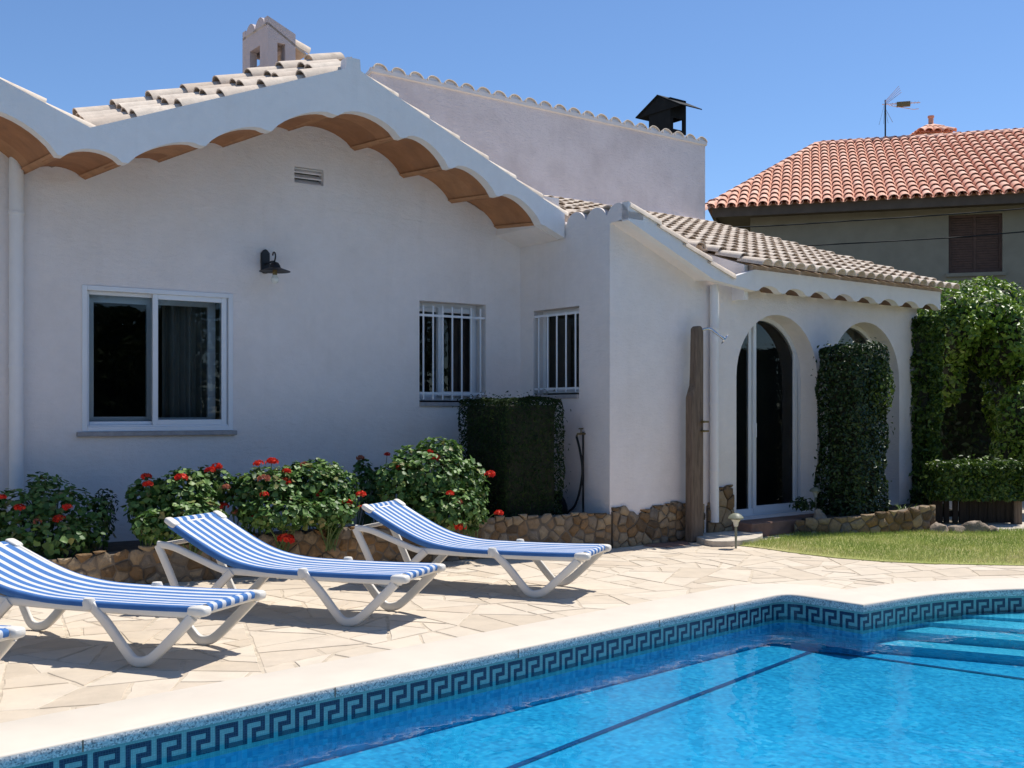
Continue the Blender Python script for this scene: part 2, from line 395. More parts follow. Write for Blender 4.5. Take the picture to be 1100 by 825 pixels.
def spline(pts, n=6):
    P = [Vector(p) for p in pts]; out = []
    for i in range(len(P)-1):
        p0, p1, p2, p3 = P[max(i-1, 0)], P[i], P[i+1], P[min(i+2, len(P)-1)]
        for k in range(n):
            t = k/n
            out.append(.5*((2*p1) + (p2-p0)*t + (2*p0-5*p1+4*p2-p3)*t*t + (-p0+3*p1-3*p2+p3)*t**3))
    out.append(P[-1]); return out
def clip_poly(poly, nx, ny, c):       # keep nx*x+ny*y <= c
    out = []
    for i in range(len(poly)):
        a, b = poly[i], poly[(i+1) % len(poly)]
        da, db = nx*a[0]+ny*a[1]-c, nx*b[0]+ny*b[1]-c
        if da <= 0: out.append(a)
        if da*db < 0:
            k = da/(da-db); out.append((a[0]+(b[0]-a[0])*k, a[1]+(b[1]-a[1])*k))
    return out
def cells(pts, box, gap):
    pts = np.array(pts); x0, y0, x1, y1 = box; res = []
    for i, p in enumerate(pts):
        d = np.hypot(*(pts-p).T); order = np.argsort(d)[1:19]
        poly = [(x0, y0), (x1, y0), (x1, y1), (x0, y1)]
        for j in order:
            q = pts[j]; v = q-p; L = np.hypot(*v)
            if L < 1e-6: continue
            v = v/L; mid = (p+q)/2
            poly = clip_poly(poly, v[0], v[1], v @ mid - gap/2)
            if len(poly) < 3: break
        res.append(poly if len(poly) >= 3 else None)
    return res
def area(p): return .5*sum(p[i][0]*p[(i+1) % len(p)][1]-p[(i+1) % len(p)][0]*p[i][1] for i in range(len(p)))
def rough_poly(p, amp, step):
    out = []
    for i in range(len(p)):
        a, b = p[i], p[(i+1) % len(p)]; L = math.hypot(b[0]-a[0], b[1]-a[1])
        n = max(1, int(L/step))
        for k in range(n):
            t = k/n; j = amp if k else amp*.4
            out.append((a[0]+(b[0]-a[0])*t+random.uniform(-j, j), a[1]+(b[1]-a[1])*t+random.uniform(-j, j)))
    return out
def slab_stone(mb, poly, fn, h0, h1, bev, tintv, mat=0, dome=0):
    n = len(poly); cx = sum(p[0] for p in poly)/n; cy = sum(p[1] for p in poly)/n
    def ins(k): return [(p[0]+(cx-p[0])*k, p[1]+(cy-p[1])*k) for p in poly]
    sz = math.sqrt(abs(area(poly)))+1e-6; k = min(.35, bev/sz*2)
    r0 = [fn(p[0], p[1], h0) for p in poly]; r1 = [fn(p[0], p[1], h1-bev*.7) for p in poly]
    r2 = [fn(p[0], p[1], h1) for p in ins(k)]
    vs = r0+r1+r2; fs = []
    for r in (0, 1):
        for i in range(n): j = (i+1) % n; fs.append((r*n+i, r*n+j, (r+1)*n+j, (r+1)*n+i))
    if dome:
        r3 = [fn(p[0], p[1], h1+dome*random.uniform(.3, 1)) for p in ins(.55)]
        vs += r3 + [fn(cx, cy, h1+dome)]
        for i in range(n): j = (i+1) % n; fs.append((2*n+i, 2*n+j, 3*n+j, 3*n+i)); fs.append((3*n+i, 3*n+j, 4*n))
    else: fs.append(tuple(2*n+i for i in range(n)))
    mb.add(vs, fs, mat, tintv)
def arc_pts(a, b, rise, n=8):          # low arch from a to b (2-D points), ends included
    out = []
    for i in range(n+1):
        t = i/n; out.append((a[0]+(b[0]-a[0])*t, a[1]+(b[1]-a[1])*t+rise*(1-(2*t-1)**2)**.75))
    return out
def tile(mb, top, down, side, up, L, r0, r1, th=.014, tv=.5, seg=8, lift=.0, flip=1):
    vs = []
    for e, (q, r) in enumerate(((top, r0), (top + down*L + up*lift, r1))):
        for rr in (r, r-th):
            for k in range(seg+1):
                a = math.pi*k/seg
                vs.append(q + side*math.cos(a)*rr + up*(math.sin(a)*rr*.82*flip))
    n = seg+1; fs = []
    for k in range(seg):
        fs.append((k, k+1, 2*n+k+1, 2*n+k)); fs.append((n+k, 3*n+k, 3*n+k+1, n+k+1))
        fs.append((2*n+k, 2*n+k+1, 3*n+k+1, 3*n+k)); fs.append((k, n+k, n+k+1, k+1))
    fs += [(0, 2*n, 3*n, n), (n-1, 2*n-1, 4*n-1, 3*n-1)]
    mb.add(vs, fs, 0, tv)
def tile_rows(mb, top, down, side, up, length, L=.38, r=.085, jit=.006, seg=8, chan=None, lo=0, hi=1, lift=.026, open_end=0):
    n = max(1, int(round(length/L))); L = length/n
    for i in range(n):
        p = top + down*(L*i) + side*random.uniform(-jit, jit) + up*random.uniform(0, jit)
        tile(mb, p - up*.012, down, side, up, L*1.10, r*.86, r, tv=min(1, max(0, random.gauss(.55, .25)*(hi-lo)+lo)), seg=seg, lift=lift)
        if chan and not (open_end and i == n-1):
            q = top + down*(L*i) + side*chan
            tile(mb, q + up*.045, down, side, up, L*1.1, r*.95, r*.85, tv=random.random(), seg=5, lift=.015, flip=-1)

# ------------------------------------------------------------------ pool outline
AX = Vector((math.cos(R(42.8)), math.sin(R(42.8))))          # long axis of the pool
NP = Vector((AX.y, -AX.x))                                    # towards the near side
c1 = Vector((2.22, 8.74)); c2 = Vector((2.69, 8.22))
E0 = c1 - AX*10.5
main = [E0, c1 - AX*.22]
def qb(a, b, c, n=6): return [a*(1-t)**2 + b*2*t*(1-t) + c*t*t for t in [i/n for i in range(n+1)]]
d12 = (c2-c1).normalized(); c3 = Vector((3.42, 8.72))
main += qb(c1 - AX*.2, c1, c1 + d12*.2)
main += [c2]
main += [Vector(p) for p in [tuple(v)[:2] for v in spline([(3.0, 8.44, 0), (3.42, 8.70, 0), (3.85, 8.86, 0), (4.35, 8.96, 0), (5.0, 8.98, 0), (5.7, 8.80, 0), (6.25, 8.40, 0), (6.5, 7.85, 0), (6.4, 7.3, 0), (6.05, 6.85, 0)], 4)]]
near_end = E0 + NP*4.3
main += [near_end + AX*11.2, near_end]
POOL = main
def offset_closed(P, d):
    n = len(P); out = []
    for i in range(n):
        a, b, c = P[i-1], P[i], P[(i+1) % n]
        e1 = (b-a).normalized(); e2 = (c-b).normalized()
        n1 = Vector((-e1.y, e1.x)); n2 = Vector((-e2.y, e2.x))
        m = (n1+n2).normalized(); k = 1/max(.4, m.dot(n1))
        out.append(b + m*d*k)
    return out
def inside(p, poly):
    r = False; n = len(poly)
    for i in range(n):
        a, b = poly[i], poly[(i+1) % n]
        if (a[1] > p[1]) != (b[1] > p[1]) and p[0] < (b[0]-a[0])*(p[1]-a[1])/(b[1]-a[1])+a[0]: r = not r
    return r
# POOL runs along the far side to the right, then back: its left-hand side is outside
sweep_n = len(POOL)
def ring_sweep(mb, prof, mats=None):
    rings = []
    for off, z in prof: rings.append([(p.x, p.y, z) for p in offset_closed(POOL, off)])
    n = sweep_n; vs = [v for r in rings for v in r]
    for k in range(len(prof)-1):
        pass
    base = len(mb.v); mb.v.extend(vs)
    for k in range(len(prof)-1):
        for i in range(n):
            j = (i+1) % n
            mb.f.append((base+k*n+i, base+k*n+j, base+(k+1)*n+j, base+(k+1)*n+i)); mb.m.append(mats[k] if mats else 0); mb.t.append(.5)

# ================================================================== SETTING
# ground sheet with a hole for the pool
mb = MB()
hole = [(p.x, p.y) for p in offset_closed(POOL, .2)]
big = [(600*math.cos(2*math.pi*i/48), 600*math.sin(2*math.pi*i/48)) for i in range(48)]
tr = tessellate_polygon([[Vector((a, b, 0)) for a, b in big], [Vector((a, b, 0)) for a, b in hole]])
mb.add([(a, b, -.012) for a, b in big+hole], [tuple(t) for t in tr])
tag(mb.build('ground', M['ground']), kind='structure')

# crazy paving on its mortar bed
mb = MB()
bedp = [(-7.2, 1.4), (9, 1.4), (9, 10.3), (4.9, 10.35), (3.4, 12.9), (1.5, 12.3), (-7.2, 7.5)]
h2 = [(p.x, p.y) for p in offset_closed(POOL, .21)]
h2 = [p for p in h2]
bb_ = clip_poly(bedp, -NP.x*-1, -NP.y*-1, NP.x*c1.x+NP.y*c1.y-.1)
mb.add([(a, b, -.0045) for a, b in bb_], [tuple(t) for t in tessellate_polygon([[Vector((a, b, 0)) for a, b in bb_]])])
bb_ = [(2.3, 9.2), (2.72, 8.75), (3.3, 9.15), (3.9, 9.3), (4.6, 9.4), (5.6, 9.3), (6.6, 8.9), (9, 8.9), (9, 12), (2.3, 12)]
mb.add([(a, b, -.004) for a, b in bb_], [tuple(t) for t in tessellate_polygon([[Vector((a, b, 0)) for a, b in bb_]])])
tag(mb.build('paving_bed', M['bed'], up=True), kind='structure')
LAWN = [(2.50, 11.78), (2.66, 11.62), (2.95, 11.18), (3.28, 10.80), (3.65, 10.55), (4.07, 10.39), (4.91, 10.27), (6.5, 10.2), (9.5, 10.2), (10, 13.9), (6.6, 13.25), (5.2, 13.2), (4.3, 12.9), (3.45, 12.87), (3.0, 12.35)]
mb = MB()
rim = [(p.x, p.y) for p in offset_closed(POOL, .10)]; cop = [(p.x, p.y) for p in offset_closed(POOL, .33)]
rp_ = random.Random(41)
def cuts(poly, out, depth=0):          # crazy paving: keep breaking slabs along crooked lines
    A_ = abs(area(poly))
    if len(poly) < 3 or A_ < .004: return
    n_in = sum(inside(p, rim) for p in poly); cx_ = sum(p[0] for p in poly)/len(poly); cy_ = sum(p[1] for p in poly)/len(poly)
    if n_in == len(poly) and A_ < 2: return
    cross = 0 < n_in < len(poly)
    near = math.hypot(cx_, cy_) < 11.5
    if A_ < (.016 if cross else rp_.choice((.06, .10, .16, .24)) * (1 if near else 1.6)):
        if not inside((cx_, cy_), cop): out.append(poly)
        return
    # principal direction
    sxx = sum((p[0]-cx_)**2 for p in poly); syy = sum((p[1]-cy_)**2 for p in poly); sxy = sum((p[0]-cx_)*(p[1]-cy_) for p in poly)
    th = .5*math.atan2(2*sxy, sxx-syy) + rp_.gauss(0, .42)
    nx, ny = math.cos(th), math.sin(th); ext = math.sqrt(max(sxx, syy)/len(poly))
    c = nx*cx_+ny*cy_ + rp_.uniform(-.35, .35)*ext
    for sg in (1, -1): cuts(clip_poly(poly, sg*nx, sg*ny, sg*c), out, depth+1)
slabs = []
cuts([(-7, 1.5), (9, 1.5), (9, 15), (-7, 15)], slabs)
def inset(poly, g):
    out = poly; s_ = 1 if area(poly) > 0 else -1
    for i in range(len(poly)):
        a, b = poly[i], poly[(i+1) % len(poly)]; L = math.hypot(b[0]-a[0], b[1]-a[1])
        if L < 1e-5: continue
        nx, ny = s_*(b[1]-a[1])/L, -s_*(b[0]-a[0])/L
        out = clip_poly(out, nx, ny, nx*a[0]+ny*a[1]-g)
        if len(out) < 3: return []
    return out
for poly in slabs:
    poly = inset(poly, rp_.uniform(.006, .014))
    if len(poly) < 3 or abs(area(poly)) < .003: continue
    slab_stone(mb, rough_poly(poly, .007, .10), idf, -.02, random.uniform(-.002, .001), .004, random.random())
tag(mb.build('patio_paving', M['paver']), kind='structure')
mb = MB()
mb.plate([LAWN], lambda a, d, b: (a, b, d), -.01, .006)
tag(mb.build('lawn', M['lawn']), kind='structure')
# grass blades
pp = []
while len(pp) < 60000:
    q = rng.uniform([2.4, 10.15], [8.2, 13.5], size=(4000, 2))
    pp += [a for a in q if inside(a, LAWN)]
pp = np.array(pp); G = np.column_stack([pp, np.full(len(pp), .016)])
dry = np.array([mnoise.noise((a[0]*1.2, a[1]*1.2, 0))*.55 + mnoise.noise((a[0]*5, a[1]*5, 3))*.3 for a in pp])
fr = np.clip((11.6 - pp[:, 1])/1.2, 0, 1)
tv = np.clip(.30 + dry*.85 + fr*.42 + rng.normal(0, .16, len(pp)), 0, 1)
Nn = rng.normal(size=(len(pp), 3))*.35 + np.array([0, 0, 1])
tag(leafmesh('grass', G, Nn, rng.uniform(.02, .05, len(pp)), M['grassblade'], shape='blade', tints=tv), 'short sunlit grass with dry straw patches along the paving edge', 'grass', kind='stuff')

# water
WZ = -.172
mb = MB(); inner = [(p.x, p.y) for p in POOL]
tr = tessellate_polygon([[Vector((a, b, 0)) for a, b in inner]])
mb.add([(a, b, WZ) for a, b in inner], [tuple(t) for t in tr])
tag(mb.build('water', M['water'], up=True), kind='structure')

# ================================================================== POOL
pool = thing('swimming_pool', (1.5, 6.5, 0), 'blue mosaic swimming pool with cream coping and dark meander tile band', 'pool')
mb = MB()
ring_sweep(mb, [(-.02, -.052), (-.028, -.035), (-.028, .0), (-.022, .009), (-.008, .0135), (.46, .016), (.475, .010), (.475, -.02)], [1, 1, 0, 0, 0, 0, 0])
mb.build('coping', [M['coping'], M['pebble']], pool, smooth=50)
# joints of the coping (thin dark seams)
for s in (-.72, -1.62, -3.0, -4.35, -5.7):
    mb = MB(); p = c1 + AX*s; o_ = -NP
    mb.add([(p.x+NP.x*.0295+AX.x*a, p.y+NP.y*.0295+AX.y*a, z) for a in (-.004, .004) for z in (-.05, .004)], [(0, 1, 3, 2)])
    mb.build('coping_joint', M['mortar'], pool)
# frieze: plain row, then the meander (5 modules high, period 6)
mod = .0253
key = {(x, r): 1 for x in range(6) for r in range(0)}
for r in range(5): key[(0, r)] = 1
for x in range(5): key[(x, 0)] = 1
for r in range(3): key[(4, r)] = 1
for x in (2, 3, 4): key[(x, 2)] = 1
for r in (2, 3, 4): key[(2, r)] = 1
for x in (2, 3, 4, 5): key[(x, 4)] = 1
mb = MB(); mb.uv = []
def frieze_path():
    pts_ = POOL + [POOL[0]]; s = 0; seq = []
    cum = [0]
    for i in range(len(pts_)-1): cum.append(cum[-1] + (pts_[i+1]-pts_[i]).length)
    return pts_, cum
fp, cum = frieze_path()
def at_len(s):
    for i in range(len(cum)-1):
        if s <= cum[i+1] or i == len(cum)-2:
            t = (s-cum[i])/(cum[i+1]-cum[i]); return fp[i].lerp(fp[i+1], min(1, t))
total = cum[-1]; nm = int(total/mod); z0 = -.048
brk = sorted(set([i*mod for i in range(nm+1)]))
ringp = [at_len(s) for s in brk]
rows = [(z0, z0-.024)] + [(z0-.024-mod*r, z0-.024-mod*(r+1)) for r in range(5)] + [(z0-.024-mod*5, z0-.024-mod*6)]
nvis = int((10.5+.4+.5+5.5)/mod)
for i in range(0, min(nm, nvis)):
    a, b = ringp[i], ringp[i+1]
    for k, (za, zb) in enumerate(rows):
        dark = 1 <= k <= 5 and (i % 6, k-1) in key
        mb.add([(a.x, a.y, za), (b.x, b.y, za), (b.x, b.y, zb), (a.x, a.y, zb)], [(0, 1, 2, 3)], 1 if dark else 0)
        mb.uv += [(brk[i], -za), (brk[i+1], -za), (brk[i+1], -zb), (brk[i], -zb)]
mb.build('meander_frieze', [M['teal'], M['navy']], pool)
zlow = rows[-1][1]
def floor_z(p): return -.385
mb = MB(); mb.uv = []
for i in range(len(fp)-1):
    a, b = fp[i], fp[i+1]
    za = zlow if cum[i] < nvis*mod else -.03
    mb.add([(a.x, a.y, za), (b.x, b.y, za), (b.x, b.y, floor_z(b)), (a.x, a.y, floor_z(a))], [(0, 1, 2, 3)])
    mb.uv += [(cum[i], -za), (cum[i+1], -za), (cum[i+1], -floor_z(b)), (cum[i], -floor_z(a))]
mb.build('basin_wall', M['basin'], pool)
mb = MB(); mb.uv = [(Vector(p).dot(AX), Vector(p).dot(NP)) for p in inner]
mb.add([(a, b, floor_z((a, b))) for a, b in inner], [tuple(t) for t in tr])
mb.build('basin_floor', M['basin'], pool)
mb = MB(); mb.uv = []                  # dark line laid across the floor
lp_ = [Vector(p) for p in ((-4.2, .7), (0, 5.63), (.867, 6.65), (2.33, 8.33), (2.53, 8.25), (2.72, 8.12), (3.575, 7.475), (5.2, 6.25))]
for i in range(len(lp_)-1):
    a, b = lp_[i], lp_[i+1]; d_ = (b-a).normalized(); n_ = Vector((-d_.y, d_.x))*.022
    q = [a-n_, b-n_, b+n_, a+n_]
    mb.add([(p.x, p.y, -.381+.0003*i) for p in q], [(0, 1, 2, 3)]); mb.uv += [(p.dot(AX), p.dot(NP)) for p in q]
mb.build('floor_line', M['line'], pool)
be = Vector((.41, .912)); ee = Vector((.912, -.41))
for k, (Yn, z) in enumerate(((7.876, -.315), (8.10, -.25), (8.35, -.215), (8.63, -.19))):   # steps rising to the far right corner
    mb = MB(); mb.uv = []
    nz_ = Vector((.478*Yn, Yn))
    cl = clip_poly([tuple(p) for p in POOL], -be.x, -be.y, -be.dot(nz_))
    t2 = tessellate_polygon([[Vector((a, b, 0)) for a, b in cl]])
    mb.add([(a, b, z) for a, b in cl], [tuple(t) for t in t2]); mb.uv += [(Vector(p).dot(AX), Vector(p).dot(NP)) for p in cl]
    edge = sorted([p for p in cl if abs((Vector(p)-nz_).dot(be)) < 1e-4], key=lambda p: Vector(p).dot(ee))
    a, b = edge[0], edge[-1]
    mb.add([(a[0], a[1], z), (b[0], b[1], z), (b[0], b[1], -.40), (a[0], a[1], -.40)], [(0, 1, 2, 3)])
    mb.uv += [(0, 0), (3, 0), (3, .3), (0, .3)]
    mb.build('step', M['steptile'], pool)

# ================================================================== VILLA
villa = thing('villa', W(-3, 1.573, 0), 'white single storey villa with scalloped gable eaves, arched doors and beige tiled roofs', 'house')
DA, DBAND = 1.573, .73
APEX, VAL, REND = -2.753, -5.236, -.04
def gab(t):                            # top line of the gable band
    if t >= APEX: return 4.88 - .41*(t-APEX)
    if t >= VAL: return 4.88 + .408*(t-APEX)
    return 3.867 - .40*(t-VAL)
def rect(a, b): return [(a[0], a[1]), (b[0], a[1]), (b[0], b[1]), (a[0], b[1])]
wl = hxa(88, 309, DA)[0]; wr = hxa(250, 312, DA)[0]; wt_ = hxa(170, 311, DA)[1]; wb_ = hxa(170, 463, DA)[1]
bl = hxa(450.5, 324, DA)[0]; br = hxa(522, 326, DA)[0]; bt = hxa(486, 325, DA)[1]; bb = hxa(470, 432, DA)[1]
vl_, vr_ = hxa(316, 190, DA)[0], hxa(347, 190, DA)[0]; vt, vb = hxa(331, 181, DA)[1], hxa(331, 198, DA)[1]
LEDGE = hxa(404, 228, DA)[1]
mb = MB()
WIN = rect((wl, wb_), (wr, wt_)); BAR = rect((bl, bb), (br, bt))
top = [(-9, -.05), (.1, -.05), (.1, gab(.1)-.14), (APEX, gab(APEX)-.12), (VAL, gab(VAL)-.12), (-7.7, gab(-7.7)-.12), (-9, gab(-7.7)-.5)]
mb.plate([top, rect((vl_, vb), (vr_, vt)), WIN, BAR], WA, DA, DA+.26)
tL = hxa(255, 212, DA)[0]
lip = [(tL, LEDGE), (-.002, LEDGE), (-.002, gab(.0)-.16), (APEX, gab(APEX)-.13), (tL, gab(tL)-.13)]
mb.plate([lip, rect((vl_, vb), (vr_, vt))], lambda a, q, b: WA(a, (DA-.0005-.02*min(1, (a-tL)/2.2)) if q < 1 else DA+.05, b), 0, 2)
facade = mb.build('facade_wall', M['white'], villa)
# ventilation grille
mb = MB()
n = 3
mb.box(lambda a, d, z: WA(a, d, z), (vl_, DA+.10, vb), (vr_, DA+.12, vt), 1)
for i in range(4):
    z = vb + (vt-vb)*(i+.0)/3
    zz = min(z, vt-.012)
    mb.add([WA(vl_, DA+.02, zz), WA(vr_, DA+.02, zz), WA(vr_, DA+.075, zz+.045 if i < 3 else zz), WA(vl_, DA+.075, zz+.045 if i < 3 else zz),
            WA(vl_, DA+.02, zz+.016), WA(vr_, DA+.02, zz+.016), WA(vr_, DA+.075, zz+.058 if i < 3 else zz+.016), WA(vl_, DA+.075, zz+.058 if i < 3 else zz+.016)],
           [(0,1,2,3), (4,7,6,5), (0,4,5,1), (1,5,6,2), (2,6,7,3), (3,7,4,0)], 0)
for a in (vl_-.012, vr_-.006): mb.box(WA, (a, DA+.012, vb-.012), (a+.018, DA+.05, vt+.016), 0)
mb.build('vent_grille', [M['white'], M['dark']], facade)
# flank wall (B) with scalloped top, window in it
def WB(a, b, z): return W(b, a, z)     # a = depth along the flank, b = thickness towards +t
bd0, bd1 = 1.325, .505
def hb(x, y):
    k = (x-CX)/F; d = (P0[0]-k*P0[1])/(SU+k*CU); Y = P0[1]+CU*d
    return d, EYE+(HY-y)*Y/F
bz1, bz0 = hb(600, 331)[1], hb(600, 424)[1]
zc = hx(674, 214, -.29)[1]
outl = [(DA+.0, -.05), (DA+.0, 3.70), (DBAND+.12, 3.70), (DBAND+.08, 3.72)]
sc_ = []
for k in range(3):
    a0 = DBAND - k*.34; a1 = a0 - .34
    for i in range(9):
        t = i/8; sc_.append((a0+(a1-a0)*t, zc-.125+.115*math.sin(math.pi*t)**.7))
outl += sc_ + [(-.29, zc-.2), (0, zc-.21), (0, -.05)]
mb = MB()
mb.plate([outl, rect((bd1, bz0), (bd0, bz1))], WB, 0.0, .22)
flank = mb.build('flank_wall', M['white'], villa)
# porch wall (C + D) with two arches
def arch(t0, t1, zb, ztop, n=20):
    r = (t1-t0)/2; c = (t0+t1)/2; zs = ztop - r
    return [(t0, zb), (t1, zb)] + [(c+r*math.cos(math.pi*i/n), zs+r*math.sin(math.pi*i/n)) for i in range(n+1)]
a1l, a1r = hx(791, 400, 0)[0], hx(878, 400, 0)[0]; a1t = hx(834, 338, 0)[1]
a2r = hx(966, 400, 0)[0]; a2l = a2r - 1.57; a2t = a1t
DEND = hx(985, 340, 0)[0]; TH = .17
C1END = hx(768, 300, 0)[0]
mb = MB()
def zcap(t): return zc - .385*(t)
outer = [(.22, -.05), (a1l-.0, -.05), (DEND, -.05), (DEND, 3.06), (2.0, 3.06), (.22, zc-.28)]
mb.plate([outer, arch(a1l, a1r, TH, a1t), arch(a2l, a2r, TH, a2t)], W, 0.0, .32)
mb.plate([[(0.001, .0), (.22, .0), (.22, zc-.28), (0.001, zc-.21)]], W, .001, .21)
porch = mb.build('porch_wall', M['white'], villa)
# end and rear walls closing the house, tall block behind
mb = MB()
mb.plate([[(0.32, -.05), (4.4, -.05), (4.4, 4.6), (.32, 3.06)]], WB, DEND-.3, DEND)
mb.plate([[(DA+.9, -.05), (8, -.05), (8, 4.2), (DA+.9, 4.2)]], WB, -9, -8.75)
mb.plate([[(-9, -.05), (DEND, -.05), (DEND, 3.5), (-9, 3.5)]], W, 8, 8.25)
mb.build('rear_wall', M['white'], villa)
TD = 4.4
tl, tr_ = hx(399, 76, TD)[0], hx(757.5, 160, TD)[0]; tz = hx(757, 153, TD)[1]
mb = MB()
mb.plate([[(tl, 2.8), (tr_, 2.8), (tr_, tz-.03), (tl, tz-.03)]], W, TD, TD+.3)
mb.plate([[(TD+.3, 2.8), (8.2, 2.8), (8.2, tz-1.4), (TD+.3, tz-.10)]], WB, tl, tl+.25)
mb.plate([[(TD+.3, 2.8), (8.2, 2.8), (8.2, tz-1.4), (TD+.3, tz-.10)]], WB, tr_-.25, tr_)
mb.plate([[(tl, 2.8), (tr_, 2.8), (tr_, tz-1.4), (tl, tz-1.4)]], W, 8.2, 8.4)
mb.box(W, (tl+1.9, TD-.05, hx(633, 213, TD)[1]-.15), (tr_, TD, hx(720, 236, TD)[1]+.06))
upper = mb.build('upper_wall', M['pink'], villa)
mb = MB()                              # coping tiles of the tall block
Uv = Vector((CU, SU, 0)); Nv = Vector((SU, -CU, 0)); Z = Vector((0, 0, 1))
nn = 23
dn = (Nv*-1 - Z*.32).normalized(); upn = (Z - Nv*.32).normalized()
for i in range(nn):
    t = tl + .12 + (tr_-tl-.22)*i/(nn-1)
    for j in range(9):
        p = Vector(W(t, TD-.05, tz+.0)) + dn*(.40*j)
        tile(mb, p, dn, Uv, upn, .44, .115, .10, tv=random.gauss(.9, .1), lift=-.0)
        if j == 0: mb.add([p + dn*.03 + Uv*math.cos(math.pi*k/8)*.104 + upn*math.sin(math.pi*k/8)*.083 for k in range(9)], [tuple(range(9))], 1)
mb.plate([[(tl-.02, TD-.03), (tr_+.02, TD-.03), (tr_+.02, 8.3), (tl-.02, 8.3)]], lambda a, q, b: W(a, b, tz-.0+q-(b-TD)*.335), -.06, 0, 1)
mb.build('upper_roof', [M['tile'], M['fascia']], villa, smooth=35)
mb = MB()
mb.plate([[(tl-.03, tz-.035), (tr_+.03, tz-.035), (tr_+.03, tz+.005), (tl-.03, tz+.005)]], W, TD-.02, TD+.0)
mb.build('mortar_bed', M['pink'], upper)

# gable band with scalloped underside
pend_px = [(-95, 113), (65.5, 167), (134.5, 175), (218, 156.5), (289, 140.5), (361, 123.5), (432, 148), (484, 180.5), (535, 210.5), (583, 241)]
pend = [hx(x, y, DBAND) for x, y in pend_px]
pend[0] = (pend[1][0]-.70, pend[1][1]+.26)
pend.insert(0, (pend[0][0]-.70, pend[0][1]+.28))
arcs = []
bot = [(pend[0][0], pend[0][1])]
for i in range(len(pend)-1):
    a, b = pend[i], pend[i+1]
    w = .025
    pa = (a[0]+w, a[1]); pb = (b[0]-w, b[1]); rise = .085 if b[0] < APEX+.1 and i > 1 else .12
    arcs.append((pa, pb, rise)); bot += arc_pts(pa, pb, rise, 10)
bot.append((pend[-1][0]+.03, pend[-1][1]-.01))
bot.append((REND+.02, 3.45))
t_lo = pend[0][0]
topl = [(REND+.02, gab(REND)-.04), (APEX+.10, gab(APEX+.10)), (APEX+.09, gab(APEX)+.07), (APEX-.05, gab(APEX)+.07), (APEX-.07, gab(APEX-.07)-.02), (VAL, gab(VAL)), (t_lo, gab(t_lo))]
mb = MB(); mb.plate([bot + topl], W, DBAND, DBAND+.12)
mb.build('gable_fascia', M['fascia'], villa)
mb = MB()                              # terracotta vaults under the overhang
for (a, b, rise) in arcs:
    pr = arc_pts(a, b, rise, 10)
    d0, d1 = DBAND+.12, DA
    ns = 3
    for k in range(ns):
        da, db = d0+(d1-d0)*k/ns, d0+(d1-d0)*(k+1)/ns
        lift = .06
        dA = lambda t, q: d0 + (DA - KA*t - d0)*q
        qa, qb_ = k/ns, (k+1)/ns
        vs = [W(p[0], dA(p[0], qa), p[1]+.004+lift*(da-DBAND)/.84+(.008 if k else 0)) for p in pr] + [W(p[0], dA(p[0], qb_), p[1]+.004+lift*(db-DBAND)/.84+(.008 if k else 0)) for p in pr]
        n = len(pr)
        mb.add(vs, [(i, i+1, n+i+1, n+i) for i in range(n-1)], 0, random.random())
    for e, sgn in ((a, 1), (b, -1)):     # springing strip
        mb.add([W(e[0]-.03*sgn, d0, e[1]-.002), W(e[0]+.03*sgn, d0, e[1]+.03), W(e[0]+.03*sgn, DA-KA*e[0], e[1]+.09), W(e[0]-.03*sgn, DA-KA*e[0], e[1]+.058)], [(0, 1, 2, 3)], 0, 1)
mb.build('eave_vault', M['soffit'], villa, smooth=40)
mb = MB(); pe = pend[-1]
mb.plate([[(pe[0]-.005, pe[1]-.012), (-.003, 3.44), (-.003, pe[1]+.35), (pe[0]-.005, pe[1]+.35)]], W, DBAND+.121, DA+.02); mb.build('eave_return', M['white'], villa)

# roofs of the main wing: slabs, verge tiles, left slope with tiles
mb = MB()
LEFT_TILT = .28
def roofz(t, d):
    if VAL <= t <= APEX: return gab(t) + LEFT_TILT*(min(d, 1.75)-DBAND)
    return gab(t) + (.0 if t < VAL else .0)
def slab(ts, d0, d1, z_off, th=.08):
    for i in range(len(ts)-1):
        t0, t1 = ts[i], ts[i+1]
        q = [(t0, d0), (t1, d0), (t1, d1), (t0, d1)]
        zz = []
        for t, d in q:
            tm = t + (1e-6 if t == t0 else -1e-6)
            zz.append(roofz(tm, d)+z_off)
        vs = [W(t, d, z) for (t, d), z in zip(q, zz)] + [W(t, d, z-th) for (t, d), z in zip(q, zz)]
        mb.add(vs, [(0,1,2,3), (4,7,6,5), (0,4,5,1), (1,5,6,2), (2,6,7,3), (3,7,4,0)], 0, .2)
slab([-9.2, -7.7, VAL], DBAND+.02, 8, -.02)
slab([VAL, APEX], DBAND+.125, 1.75, -.02)
slab([VAL, APEX], 1.75, 8, -.03)
slab([APEX, .4], DBAND+.02, TD, -.02)
def vec(t, d, z): return Vector(W(t, d, z))
def vecA(t, d, z): return Vector(WA(t, d, z))
